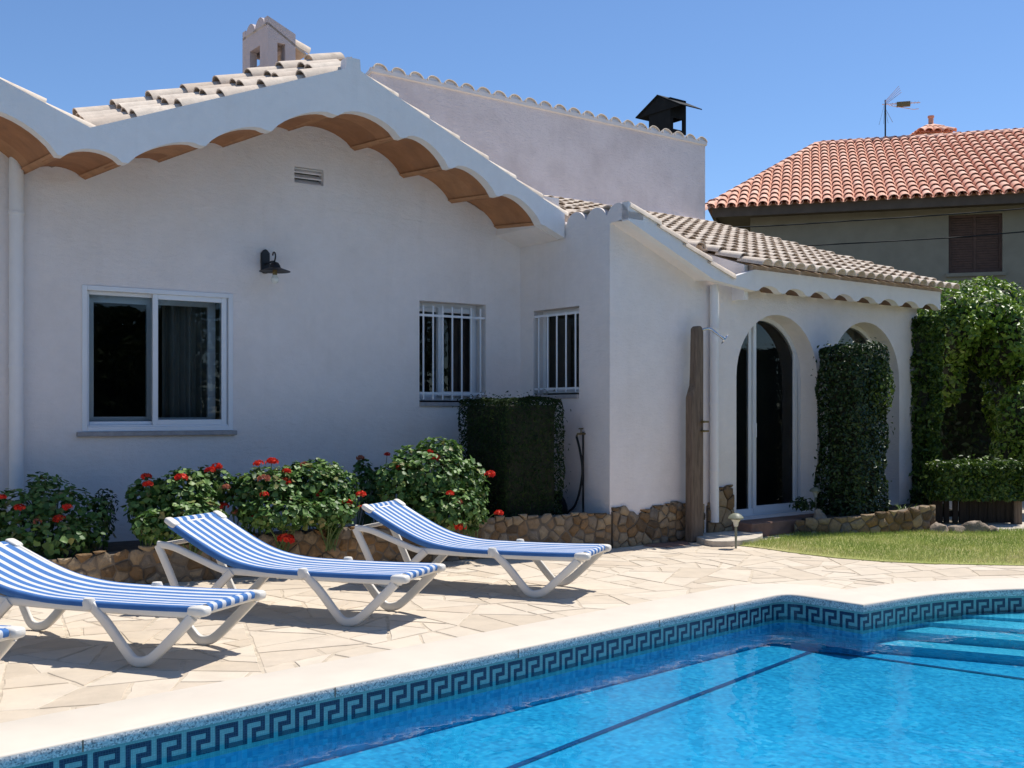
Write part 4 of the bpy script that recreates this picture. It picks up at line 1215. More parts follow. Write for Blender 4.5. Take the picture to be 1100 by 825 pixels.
def geranium(label, blobs_px, flowers, nleaf, fr=.35, size=.059, core_k=.72, fades=()):
    blobs = []
    for (x, y, rx, ry, f_) in blobs_px:
        D = planter_depth(x, fr+f_); c = at_px(x, y, D); s = D/F
        blobs.append((c[0], c[1], c[2], rx*s, min(.30, rx*s*.8), ry*s))
    base = blobs[0]
    root = thing('geranium', (base[0], base[1], .23), label, 'plant', 'geraniums in the stone planter')
    P, N = blob_points(blobs, int(nleaf*1.35), .5)
    N = N*.8 + np.array([.15, .1, .55]) + rng.normal(size=N.shape)*.35
    ok = P[:, 2] > .1
    for i, p in enumerate(P):          # keep leaves off the wall
        dd = -(p[0]-P0[0])*SU + (p[1]-P0[1])*CU
        tt = (p[0]-P0[0])*CU + (p[1]-P0[1])*SU
        if dd > DA-.04-KA*tt: ok[i] = False
    P, N = P[ok], N[ok]
    leafmesh('foliage', P, N, rng.uniform(size*.6, size*1.25, len(P)), M['geranium'], root, 'disc')
    mb = MB()
    for b in blobs:
        for k in range(9):
            a = random.uniform(0, 6.28); e = Vector((b[0]+math.cos(a)*b[3]*.8, b[1]+math.sin(a)*b[4]*.8, b[2]+b[5]*random.uniform(-.4, .7)))
            s = Vector((b[0]+random.uniform(-.08, .08), b[1]+random.uniform(-.05, .05), .2)); m_ = (s+e)/2+Vector((random.uniform(-.04, .04), 0, .03))
            mb.tube([tuple(q) for q in spline([s, m_, e], 3)], .006, 5)
    cnt = 0
    for i, (x, y, r) in enumerate(flowers):
        D = planter_depth(x, fr) - .05
        # nearest blob front surface
        best = min(blobs, key=lambda b: ((x-CX)/F*b[1]-b[0])**2 + (EYE-(y-HY)*b[1]/F-b[2])**2)
        D = best[1]-.03-best[4]*(1.0 if abs((EYE-(y-HY)*best[1]/F)-best[2]) < best[5]*.8 else .25)
        p = at_px(x, y, D)
        flower(p, 1.12*r*D/F, root, i in fades)
        e = Vector(p); s = Vector((best[0]+(p[0]-best[0])*.6, best[1], min(best[2], p[2]-.08)))
        mb.tube([tuple(q) for q in spline([s, (s+e)/2+Vector((0, -.02, .02)), e], 4)], .0035, 5)
    mb.build('stem', M['stem'], root)
    return root
geranium('dark shaded geranium with four red heads at the left end of the planter',
         [(58, 545, 40, 30, 0), (22, 555, 34, 34, 0), (95, 560, 30, 30, 0), (55, 575, 60, 25, -.2), (48, 522, 20, 16, .15), (-25, 545, 30, 30, 0)],
         [(21, 545, 5), (72, 545, 5), (64, 557.5, 6), (40, 560, 4), (2, 534, 4)], 1500, .45, fades=(3,))
geranium('red geranium above the head of the second lounger, left of the widest clump',
         [(160, 540, 26, 30, .15), (200, 530, 34, 27, 0), (228, 520, 24, 20, .1), (205, 557, 38, 25, -.15), (165, 565, 22, 18, -.1)],
         [(159, 520, 5), (195, 513, 6), (225.5, 505, 5), (233, 501, 5), (243, 523, 4), (240, 543.5, 5), (253, 550, 4), (157, 512, 5)], 1900, .10, fades=(4, 6))
geranium('widest geranium clump with many red heads, middle of the planter between two lounger heads',
         [(285, 527, 38, 27, 0), (325, 520, 38, 24, .05), (362, 530, 26, 26, 0), (300, 550, 44, 20, -.15), (352, 550, 34, 18, -.15), (265, 535, 20, 26, 0), (342, 508, 30, 14, .15)],
         [(278, 498, 5), (292, 496, 6), (283.6, 514, 6), (306, 517.5, 6), (308, 506, 4), (284, 531, 4), (342.5, 530, 6), (373, 540, 5), (388, 531, 5), (327, 499, 4), (274.5, 556, 5), (307, 579, 8)], 2900, .06, fades=(9, 2))
geranium('small dark geranium in shade against the white facade, between the two lit clumps',
         [(391, 512, 12, 20, .25), (398, 530, 14, 20, .2), (408, 520, 10, 18, .3)], [(387, 492, 4), (416, 488, 3)], 330, .55, fades=(0,))
geranium('tall bright geranium beside the clipped dark conifer block',
         [(462, 510, 42, 30, 0), (472, 485, 26, 16, .05), (430, 520, 26, 28, 0), (500, 525, 26, 32, 0), (475, 545, 46, 26, -.1), (505, 548, 20, 22, -.15), (440, 500, 20, 22, .1)],
         [(467, 491.7, 5.5), (426.6, 502, 5), (483.4, 530, 4), (491, 539, 5), (494, 565, 7), (526.5, 509.5, 5.5), (536, 551, 4.5), (462, 485, 3), (480, 498, 4), (388, 545, 3)], 3200, .06, fades=(3, 8))
# small dark-leaved plant and two trailing tufts
def tuft(name, label, x, y, rx, ry, fr, n, size, mat, shape='fold', asp=.45):
    D = planter_depth(x, fr); c = at_px(x, y, D); s = D/F
    root = thing(name, (c[0], c[1], max(.02, c[2]-ry*s)), label, 'plant')
    P, N = blob_points([(c[0], c[1], c[2], rx*s, rx*s*.8, ry*s)], n, .8)
    leafmesh('foliage', P, N*.6+rng.normal(size=N.shape)*.5+np.array([0, 0, .4]), rng.uniform(size*.6, size*1.2, len(P)), mat, root, shape, asp=asp)
    mb = MB()
    for k in range(6): mb.tube([(c[0]+random.uniform(-.02, .02), c[1], min(.2, c[2]-ry*s)), (c[0]+random.uniform(-.6, .6)*rx*s, c[1]+random.uniform(-.05, .05), c[2]+ry*s*random.uniform(0, .7))], .004, 5)
    mb.build('stem', M['stem'], root); return root
tuft('leafy_plant', 'small dark leafy plant against the wall, between the left geranium clumps', 113, 545, 14, 22, .5, 260, .05, M['ficus'])
tuft('trailing_plant', 'small green tuft trailing over the planter edge below the widest geranium', 357, 572, 8, 7, -.05, 90, .05, M['geranium'], 'disc')
tuft('trailing_plant', 'thin pale sprig at the planter edge beside the second lounger backrest', 266, 568, 6, 10, -.02, 50, .035, M['geranium'], 'disc')

def box_leaves(t0, t1, d0, d1, z0, z1, n, fn, rnd=.12, amp=.05, faces='all', fq=2.5):
    sx, sy, sz = t1-t0, abs(d1-d0), z1-z0; da = min(d0, d1)
    ar = np.array([sy*sz, sy*sz, sx*sz, sx*sz, sx*sy]); ar = ar/ar.sum(); P, N = [], []
    for f in range(5):
        c = int(n*ar[f]); a, b = rng.random(c), rng.random(c)
        e = -np.abs(rng.normal(0, .05, c))+.02
        if f == 0: q = np.column_stack([np.zeros(c)-e, a*sy, b*sz]); nn_ = (-1, 0, 0)
        elif f == 1: q = np.column_stack([np.full(c, sx)+e, a*sy, b*sz]); nn_ = (1, 0, 0)
        elif f == 2: q = np.column_stack([a*sx, np.zeros(c)-e, b*sz]); nn_ = (0, -1, 0)
        elif f == 3: q = np.column_stack([a*sx, np.full(c, sy)+e, b*sz]); nn_ = (0, 1, 0)
        else: q = np.column_stack([a*sx, b*sy, np.full(c, sz)+e]); nn_ = (0, 0, 1)
        # round the vertical and top corners
        cc = np.array([sx/2, sy/2, sz/2]); hh = cc - rnd
        rel = q-cc; lo = np.maximum(np.abs(rel)-hh, 0)*np.sign(rel); lo[:, 2] = np.maximum(lo[:, 2], 0)
        ln = np.linalg.norm(lo, axis=1, keepdims=True); s = np.where(ln > rnd, rnd/np.maximum(ln, 1e-6), 1)
        q = cc + (rel - lo) + lo*s
        nrm = np.tile(np.array(nn_, float), (c, 1)); nrm = np.where(ln > 1e-3, lo/np.maximum(ln, 1e-6), nrm)
        off = np.array([mnoise.noise((p[0]*fq+t0, p[1]*fq, p[2]*fq))+.5*mnoise.noise((p[0]*fq*3, p[1]*fq*3, p[2]*fq*3+t0)) for p in q])*amp
        q = q + nrm*off[:, None]; P.append(q); N.append(nrm)
    P = np.concatenate(P); N = np.concatenate(N)
    Wp = np.array([fn(t0+p[0], da+p[1], z0+p[2]) for p in P]); o0 = np.array(fn(0, 0, 0)); ex = np.array(fn(1, 0, 0))-o0; ey = np.array(fn(0, 1, 0))-o0; ez = np.array(fn(0, 0, 1))-o0
    return Wp, N[:, :1]*ex+N[:, 1:2]*ey+N[:, 2:]*ez
def hedge(name, label, t0, t1, d0, d1, z0, z1, n, size, mat, fn=W, cat='hedge', rnd=.12, amp=.05, jit=.6, upb=.3, asp=.55, parent=None, fq=2.5):
    c = fn((t0+t1)/2, (d0+d1)/2, z0)
    root = thing(name, c, label, cat)
    P, N = box_leaves(t0, t1, d0, d1, z0, z1, n, fn, rnd, amp, fq=fq)
    stray = rng.random(len(P)) < .025; P[stray] += N[stray]*rng.uniform(.02, .09, (stray.sum(), 1))
    leafmesh('foliage', P, N + rng.normal(size=N.shape)*jit + np.array([0, 0, upb]), rng.uniform(size*.6, size*1.3, len(P)), mat, root, asp=asp)
    mb = MB(); k = rnd*.7+amp*.6
    mb.box(fn, (t0+k, min(d0, d1)+k, z0), (t1-k, max(d0, d1)-k, z1-k)); mb.build('branches', M['twig'], root, bevel=.05)
    return root
# dark clipped conifer block by the flank wall
hl, hr = hx(493, 500, 1.10)[0], hx(606, 500, .30)[0]
hz = hx(550, 428, .6)[1]
hedge('conifer_hedge', 'dark green clipped conifer block under the barred windows', hl, hr, .28, 1.15, .22, hz, 15000, .045, M['cypress'], rnd=.07, amp=.035, jit=.45, upb=.25, asp=.3)
# clipped column between the arches, creeper column, big bush, low hedge
q0, q1 = hx(875, 450, -.16)[0], hx(955, 450, -.80)[0]
hz = hx(905, 368, -.7)[1]
hedge('clipped_hedge', 'tall dark clipped hedge block standing between the two arches', q0, q1, -.82, -.14, .16, hz, 12000, .055, M['ficus'], rnd=.12, amp=.06)
hdg = [o for o in bpy.data.objects if o.name == 'clipped_hedge'][0]
bz = hx(944, 412, -.72)
cc_ = W(bz[0]-.02, -.66, bz[1]-.05)
P, N = blob_points([(cc_[0], cc_[1], cc_[2], .24, .26, .42)], 1500, .4)
leafmesh('sunlit_lobe', P, N+rng.normal(size=N.shape)*.5, rng.uniform(.035, .075, len(P)), M['privet'], hdg)  # lighter leaf colour paints the sunlight on this lobe of the hedge
q0, q1 = hx(972, 450, .1)[0], hx(1014, 450, -.38)[0]
hz = hx(995, 342, -.2)[1]
hedge('creeper_column', 'creeper covered pillar at the right end of the arched porch', q0, q1, -.40, .15, .1, hz, 7500, .085, M['privet'], rnd=.16, amp=.09, jit=.7, upb=.2)
# creeper canopy to the right of the porch
def PX(x, y, D): return at_px(x, y, D)
root = thing('creeper_arch', (7.1, 16.2, 0), 'large bright leafed creeper mass beside the red roofed neighbour, right of the porch', 'bush')
bl_ = []
for (x, y, D, rx, ry, rd) in ((1035, 345, 16.4, 42, 36, 1.2), (1066, 362, 16.2, 30, 42, 1.1), (1014, 360, 16.4, 24, 36, 1.1), (1050, 362, 17.0, 34, 26, 1.3), (1086, 410, 16.4, 14, 46, .9), (1012, 400, 16.6, 18, 40, .7), (1040, 330, 18.4, 55, 30, 1.3), (1100, 420, 18.0, 22, 90, 1.3)):
    c = PX(x, y, D); s_ = D/F; bl_.append((c[0], c[1], c[2], rx*s_, rd, ry*s_))
P, N = blob_points(bl_, 24000, .35)
leafmesh('foliage', P, N*.8+rng.normal(size=N.shape)*.5+np.array([.1, 0, .3]), rng.uniform(.06, .13, len(P)), M['ivy'], root)
core('branches', bl_, .80, M['twig'], root)
hh_ = PX(1050, 450, 19.5)
hedge('hollow_backdrop', 'dark leafy backdrop standing in for the unlit hollow below the bright creeper mass', hh_[0]-1.6, hh_[0]+1.8, 19.2, 20.2, 0, 3.0, 6000, .12, M['ficus'], fn=lambda a, b, z: (a, b, z), rnd=.2, amp=.15)  # added dark leaves stand in for the unlit hollow under the creeper
root = thing('garden_shrub', (8.0, 15.6, 0), 'rounded green shrub cut by the right edge behind the low hedge', 'bush')
bl_ = []
for (x, y, D, rx, ry, rd) in ((1108, 450, 15.2, 34, 44, .5), (1125, 480, 15.2, 40, 60, .5), (1090, 485, 15.4, 22, 22, .4)):
    c = PX(x, y, D); s = D/F; bl_.append((c[0], c[1], c[2], rx*s, rd, ry*s))
P, N = blob_points(bl_, 6500, .4)
leafmesh('foliage', P, N*.8+rng.normal(size=N.shape)*.5+np.array([.1, 0, .3]), rng.uniform(.05, .11, len(P)), M['ivy'], root)
core('branches', bl_, .78, M['twig'], root)
def EX(a, b, z): return (a, b, z)
lo0 = PX(1003, 500, 14.0); lo1 = PX(1097, 500, 14.0)
hedge('low_hedge', 'low creeper hedge lit along its top, growing over the dark wooden fence', lo0[0], lo1[0], 13.82, 14.4, .33, .80, 9500, .07, M['privet'], fn=EX, rnd=.1, amp=.06)
# dark fence under it
fx0, fx1 = PX(1003, 540, 14.0)[0], PX(1089, 540, 14.0)[0]
fence = thing('wooden_fence', ((fx0+fx1)/2, 14.0, 0), 'dark weathered picket fence below the low creeper hedge', 'fence')
mb = MB()
gapc = {1, 2}
xs = np.linspace(fx0+.05, fx1-.06, 9)
mb.box(EX, (fx0, 14.03, .40), (fx1, 14.07, .47)); mb.box(EX, (fx0, 14.03, .10), (fx1, 14.07, .17)); mb.build('rail', M['fence'], fence)
for i, x in enumerate(xs):
    mb = MB(); w = .035 if i in (1, 2) else .068
    mb.box(EX, (x-w, 13.99, .02), (x+w, 14.027, .52)); mb.build('picket', M['fence'], fence, bevel=.006)
mb = MB(); mb.box(EX, (fx1-.02, 13.95, -.01), (fx1+.09, 14.06, .52)); p_ = mb.build('post', M['wood'], fence, bevel=.008); 

# rocks at the end of the planter
def rock(c, r, sd, label, name='garden_rock'):
    mb = MB(); ns, nr = 18, 12; vs = []
    for i in range(nr+1):
        ph = -math.pi/2+math.pi*i/nr
        for j in range(ns):
            th = 2*math.pi*j/ns; u = Vector((math.cos(ph)*math.cos(th), math.cos(ph)*math.sin(th), math.sin(ph)))
            q = 1+.35*mnoise.noise(u*1.4+Vector((sd*7.3, sd, 0)))+.16*mnoise.noise(u*4+Vector((sd, 0, 0)))
            vs.append((c[0]+u.x*r[0]*q, c[1]+u.y*r[1]*q, max(-.03, c[2]+u.z*r[2]*q)))
    mb.add(vs, [(i*ns+j, i*ns+(j+1) % ns, (i+1)*ns+(j+1) % ns, (i+1)*ns+j) for i in range(nr) for j in range(ns)])
    return tag(mb.build(name, M['rock'], smooth=60), label, 'rock', 'rocks along the lawn edge')
for i, (x, y, rx, rz, lab) in enumerate(((1012, 568, .14, .12, 'small pale rock next to the stone planter end'), (1031, 568, .14, .09, 'flat reddish rock between the planter and the peaked rock'),
                                     (1051, 567, .20, .17, 'largest peaked tan rock at the foot of the picket fence'), (1069, 571, .11, .08, 'small low rock beside the fence post'))):
    X, Y = gx(x, 573.5); rock((X, Y+.1, .02), (rx*.8, .10, rz*.8), i+1, lab)
X, Y = gx(880, 573); rock((X, Y, .10), (.10, .10, .17), 9, 'upright block of stone standing at the left end of the right planter')
# leaf tuft on the right planter
D = 13.3; c = at_px(974, 533, D)
root = thing('spider_plant', (c[0], c[1], .18), 'light green arching grassy plant on the right stone planter', 'plant')
n_ = 170; a = rng.random(n_)*6.28; el = rng.random(n_)*.9+.25
V_ = []; mb = MB()
for i in range(n_):
    L = rng.uniform(.12, .26); dx, dy = math.cos(a[i])*math.cos(el[i]), math.sin(a[i])*math.cos(el[i]); w = .006
    b0 = Vector((c[0]+rng.normal(0, .07), c[1]+rng.normal(0, .04), .2)); pts_ = [b0 + Vector((dx*L*t, dy*L*t, math.sin(el[i])*L*t - .16*t*t*math.cos(el[i]))) for t in (0, .35, .7, 1)]
    sd = Vector((-dy, dx, 0)).normalized()*w
    mb.add([p+sd*(1-.3*k) for k, p in enumerate(pts_)] + [p-sd*(1-.3*k) for k, p in enumerate(pts_)], [(k, k+1, 5+k, 4+k) for k in range(3)], 0, random.random())
mb.build('leaves', M['ivy'], root)
D = 13.15; c = at_px(862, 541, D)
root = thing('leafy_plant', (c[0], c[1], .16), 'dark low plant on the doorstep beside the arched door', 'plant')
P, N = blob_points([(c[0], c[1], c[2], .16, .14, .08)], 160, .8)
leafmesh('foliage', P, N*.5+rng.normal(size=N.shape)*.5+np.array([0, 0, .5]), rng.uniform(.04, .1, len(P)), M['ficus'], root, asp=.35)

# ------------------------------------------------------------------ small things
# shower post
st, _ = hx(746, 500, -.16)
sh = thing('garden_shower', W(st, -.16, 0), 'outdoor shower on a weathered timber post beside the white downpipe', 'shower')
mb = MB()
zt_ = hx(746, 350, -.16)[1]
prof = [(-.11, 0), (.09, 0), (.092, zt_-.06), (.06, zt_-.005), (.01, zt_), (-.03, zt_-.03), (-.045, zt_-.55), (-.05, zt_-.66), (-.105, zt_-.80)]
prof = [(st+a, b) for a, b in prof]
mb.plate([prof], W, -.22, -.12); mb.build('post', M['wood'], sh, bevel=.02)
mb = MB(); zs = hx(757, 353, -.2)[1]
e = [vec(st+.08, -.19, zs-.02), vec(st+.16, -.24, zs+.0), vec(st+.22, -.30, zs-.06), vec(st+.26, -.34, zs-.10)]
mb.tube([tuple(p) for p in spline(e, 5)], .015, 8); mb.build('pipe', M['steel'], sh, smooth=50)
mb = MB(); h0 = e[-1]; dr = (e[-1]-e[-2]).normalized(); mb.tube([tuple(h0-dr*.005), tuple(h0+dr*.02), tuple(h0+dr*.024), tuple(h0+dr*.036)], .02, 14); 
mb.tube([tuple(h0+dr*.03), tuple(h0+dr*.045)], .065, 16); mb.build('shower_head', M['steel'], sh, smooth=50)
for zz in (hx(750, 453, -.2)[1], hx(750, 463, -.2)[1]):
    mb = MB(); b0 = vec(st+.05, -.22, zz); mb.tube([tuple(b0), tuple(b0+Nv*.05)], .014, 10); mb.tube([tuple(b0+Nv*.05-Uv*.03), tuple(b0+Nv*.05+Uv*.06)], .012, 10); mb.build('tap', M['brass'], sh, smooth=50)
# wall lantern
lt, lz = hxa(284, 282, DA)
lan = thing('wall_lantern', WA(lt, DA, lz), 'black iron wall lantern with a bare clear bulb above the sliding window', 'lamp')
mb = MB(); b0 = vecA(lt, DA-.012, lz)
zz0, zz1 = hxa(284, 294, DA)[1], hxa(284, 268, DA)[1]
mb.plate([[(lt-.045, zz0+.03), (lt-.02, zz0), (lt+.02, zz0), (lt+.045, zz0+.03), (lt+.045, zz1-.04), (lt+.02, zz1-.01), (lt, zz1), (lt-.02, zz1-.01), (lt-.045, zz1-.04)]], WA, DA-.035, DA-.002)
mb.build('back_plate', M['black'], lan, bevel=.006)
mb = MB(); arm = [vecA(lt, DA-.02, lz-.02), vecA(lt, DA-.13, lz-.012), vecA(lt, DA-.24, lz-.015)]
mb.tube([tuple(p) for p in spline(arm, 5)], .011, 8)
hk = [vecA(lt, DA-.24, lz-.02), vecA(lt, DA-.265, lz+.03), vecA(lt, DA-.25, lz+.07), vecA(lt, DA-.215, lz+.078), vecA(lt, DA-.20, lz+.05)]
mb.tube([tuple(p) for p in spline(hk, 5)], .008, 8)
sc2 = [vecA(lt, DA-.03, lz-.10), vecA(lt, DA-.08, lz-.10), vecA(lt, DA-.11, lz-.07), vecA(lt, DA-.12, lz-.03)]
mb.tube([tuple(p) for p in spline(sc2, 5)], .008, 8); mb.build('arm', M['black'], lan, smooth=50)
lc = WA(lt, DA-.25, lz)
mb = MB(); mb.lathe([(.012, -.02), (.036, -.03), (.052, -.055), (.06, -.08), (.155, -.115), (.157, -.12), (.06, -.095), (.0, -.085)], lc, 28); mb.build('shade', M['black'], lan, smooth=45)
mb = MB(); mb.lathe([(.016, -.10), (.02, -.15), (.037, -.185), (.040, -.205), (.03, -.232), (.0, -.245)], lc, 20); mb.build('bulb', M['bulb'], lan, smooth=60)
mb = MB(); mb.lathe([(.0, -.09), (.022, -.095), (.024, -.15), (.019, -.165), (.0, -.165)], lc, 12); mb.build('bulb_socket', M['brass'], lan, smooth=60)
# wall tap and hose on the flank
td, tz1 = hb(628.5, 464)
tap = thing('wall_tap', W(0, td, tz1), 'brass garden tap on a standpipe against the flank wall', 'tap')
def FB(off, a, z): return vec(-off, a, z)
zb0 = .24
mb = MB(); mb.tube([FB(.03, td, zb0), FB(.03, td, tz1)], .010, 8); mb.build('pipe', M['hose'], tap, smooth=50)
mb = MB(); mb.tube([FB(.0, td, tz1-.02), FB(.11, td, tz1-.02), FB(.125, td, tz1-.05)], .012, 8); mb.tube([FB(.06, td, tz1-.02), FB(.06, td, tz1+.035)], .007, 8); mb.tube([FB(.06, td-.035, tz1+.037), FB(.06, td+.035, tz1+.037)], .008, 8); mb.build('spout', M['brass'], tap, smooth=50)
mb = MB()
hp = [FB(.125, td, tz1-.05), FB(.12, td-.05, tz1-.2), FB(.10, td-.07, tz1-.42), FB(.09, td-.01, tz1-.66), FB(.10, td+.06, tz1-.82), FB(.14, td+.12, zb0+.12), FB(.2, td+.2, zb0+.02)]
mb.tube([tuple(p) for p in spline(hp, 6)], .013, 8)
for k in range(4):
    cc = FB(.22, td+.30, zb0+.16); r = .15+.012*k
    mb.tube([tuple(cc + Vector((CU*.0, 0, 0)) + (Vector((-SU, CU, 0))*math.cos(a_)*r*1.15 + Z*math.sin(a_)*r*.95) + Uv*(.018*k-.03+.01*math.sin(a_*2))) for a_ in np.linspace(0, 6.283, 28)], .013, 8, cap=False)
tag(mb.build('garden_hose', M['hose'], smooth=50), 'black garden hose hanging from the wall tap and coiled behind the conifer block', 'hose')
# garden lamps
def glamp(x, y, D, h, label):
    X = (x-CX)/F*D; z = EYE-(y-HY)*D/F
    root = thing('garden_lamp', (X, D, z), label, 'lamp', 'small garden lamps')
    s = h/.36
    mb = MB(); mb.tube([(X, D, z), (X, D, z+.24*s)], .011*s, 10, taper=1.3); mb.build('stake', M['glamp'], root, smooth=50)
    mb = MB(); mb.lathe([(.0, .22*s), (.022*s, .23*s), (.03*s, .27*s), (.05*s, .30*s), (.028*s, .31*s)], (X, D, z), 18); mb.build('lens', M['glens'], root, smooth=40)
    mb = MB(); mb.lathe([(.03*s, .302*s), (.078*s, .306*s), (.08*s, .318*s), (.06*s, .345*s), (.03*s, .362*s), (.0, .365*s)], (X, D, z), 20); mb.build('cap', M['glamp'], root, smooth=40)
M['glamp'] = simple('green_grey_metal', (.20, .21, .15), .5, .2)
M['glens'] = simple('frosted_plastic', (.5, .5, .44), .4, .05)
glamp(790.5, 589, 1725/149, .375, 'small mushroom garden lamp at the lawn corner beside the round step')
glamp(876, 552, 13.4, .33, 'small garden lamp in the shade beside the clipped hedge block')
# half-round stone step, reddish mat paver
pts_ = [gx(x, y, .06) for x, y in ((741, 573.5), (757, 580), (775, 581.5), (800, 580), (816, 576.5), (819, 572), (810, 569), (780, 570.5), (752, 569.5))]
sp_ = [(p.x, p.y) for p in spline([(a, b, 0) for a, b in pts_] + [(pts_[0][0], pts_[0][1], 0)], 4)][:-1]
mb = MB(); mb.plate([sp_], lambda a, q, b: (a, b, q), .0, .062)
tag(mb.build('stone_step', M['slab'], bevel=.012), 'rounded flat stone step lying below the arched door', 'step')
# reddish paving patch near the wall
mb = MB(); rp_ = [gx(x, y) for x, y in ((690, 587), (716, 588.5), (742, 585), (735, 580), (706, 582))]
mb.plate([rp_], lambda a, q, b: (a, b, q), -.01, .006)
tag(mb.build('red_paver', M['step'], bevel=.004), kind='structure')

# ------------------------------------------------------------------ neighbour house
wa = R(-15.5); NU = Vector((math.cos(wa), math.sin(wa), 0)); NN = Vector((math.sin(wa), -math.cos(wa), 0))
NB = Vector((7.93, 24.0, 0))
def Q(t, d, z): return NB + NU*t - NN*d + Z*z
def qx(x, y, d):
    k = (x-CX)/F; b = NB - NN*d; t = (k*b.y-b.x)/(NU.x-k*NU.y); Y = b.y+NU.y*t
    return t, EYE+(HY-y)*Y/F
EZn = qx(930, 214, 0)[1]; RD = 6.2
rt0, rz = qx(878, 155, RD); et0 = qx(759, 221, 0)[0]; RT1 = 9.5
pn = (rz-EZn)/RD
nb = thing('neighbour_house', tuple(Q(3, 1, 0)), 'neighbouring olive grey house with a hipped red tiled roof and brown shutter', 'house')
mb = MB(); wt0 = qx(806, 260, .75)[0]
nwl, nwr = qx(1019, 260, .75)[0], qx(1077, 260, .75)[0]; nzt, nzb = qx(1048, 230, .75)[1], qx(1048, 293, .75)[1]
mb.plate([[(wt0, -.1), (RT1-.5, -.1), (RT1-.5, EZn-.12), (wt0, EZn-.12)], rect((nwl, nzb), (nwr, nzt))], Q, .75, 1.0)
mb.plate([[(1.0, -.1), (11, -.1), (11, EZn-.12), (1.0, EZn-.12)]], lambda a, q, b: Q(q, a, b), wt0, wt0+.25)
mb.plate([[(1.0, -.1), (11, -.1), (11, EZn-.12), (1.0, EZn-.12)]], lambda a, q, b: Q(q, a, b), RT1-.75, RT1-.5)
mb.build('wall', M['nwall'], nb)
mb = MB(); frame_rect(mb, Q, nwl, nwr, nzb, nzt, .06, .83, .90)
wn = mb.build('window', M['nshutter'], nb)
mb = MB()
nsl = 22
mb.box(Q, (nwl+.05, .889, nzb+.03), (nwr-.05, .90, nzt-.03))
for i in range(nsl):
    z = nzb+.06+(nzt-nzb-.12)*i/nsl; mb.box(Q, (nwl+.06, .86, z), (nwr-.06, .885+.0, z+(nzt-nzb-.12)/nsl*.86))
mb.box(Q, ((nwl+nwr)/2-.03, .845, nzb+.06), ((nwl+nwr)/2+.03, .86, nzt-.06))
mb.build('shutter', M['nshutter'], wn)
mb = MB(); mb.box(Q, (nwl-.06, .68, nzb-.08), (nwr+.06, .83, nzb)); mb.build('sill', M['nwall'], wn)
mb = MB()
# roof planes (front, left hip, back) under the tiles
front = [Q(et0, 0, EZn), Q(RT1, 0, EZn), Q(RT1, RD, rz), Q(rt0, RD, rz)]
hipl = [Q(et0, 0, EZn), Q(rt0, RD, rz), Q(et0, 2*RD, EZn)]
backp = [Q(et0, 2*RD, EZn), Q(rt0, RD, rz), Q(RT1, RD, rz), Q(RT1, 2*RD, EZn)]
for pl in (front, hipl, backp): mb.add([p+Z*.0 for p in pl], [tuple(range(len(pl)))], 0, .2)
dvn = (NN - Z*pn).normalized(); upn_ = (Z + NN*pn).normalized(); spn = .236
ncol = int((RT1-et0)/spn); Ls = .43
for i in range(ncol):
    t = et0+.10+i*spn
    # the column ends at the hip line
    if t < rt0: dtop = RD*(t-et0)/(rt0-et0)
    else: dtop = RD
    if dtop < .2: continue
    if (CX + (Q(t, 0, 0).x/Q(t, 0, 0).y)*F) > 1180: break
    Lc = (dtop+.10)*math.hypot(1, pn); nr_ = max(1, int(Lc/Ls))
    bott = Q(t, -.10, EZn-.10*pn)
    for r in range(nr_+1):
        L = Ls*1.1
        if Ls*(r+1) > Lc: L = max(.1, Lc-Ls*r)
        tp_ = bott - dvn*(Ls*r+L)
        tile(mb, tp_ - upn_*.01, dvn, NU, upn_, L, .092, .110, tv=min(1, max(0, random.gauss(.5, .22))), seg=6, lift=.03)
        if r == 0: tile(mb, tp_ + NU*spn/2 + upn_*.05, dvn, NU, upn_, L, .09, .08, tv=random.random(), seg=5, flip=-1)
# ridge and hip caps
def caps(a, b, r=.12, L=.42):
    d = (b-a); n = int(d.length/L); d.normalize(); s = d.cross(Z).normalized(); u = s.cross(d).normalized()
    for k in range(n+1):
        tile(mb, a + d*(L*k) - u*.03, d, s, u, L*1.12, r*.95, r*1.06, tv=random.random(), seg=7, lift=.02)
caps(Q(rt0-.1, RD, rz), Q(RT1, RD, rz)); caps(Q(rt0, RD, rz), Q(et0, 0, EZn+.0))
mb.build('roof', M['redtile'], nb, smooth=35)
mb = MB()
mb.box(Q, (et0+.12, .02, EZn-.24), (RT1, .10, EZn-.03)); mb.box(Q, (et0+.12, .10, EZn-.16), (RT1, .76, EZn-.10)); mb.box(Q, (et0+.12, .10, EZn-.24), (et0+.2, 11, EZn-.04))
mb.box(Q, (et0+.2, .10, EZn-.161), (wt0+.1, 11, EZn-.10))
mb.build('eave', M['nsoffit'], nb)
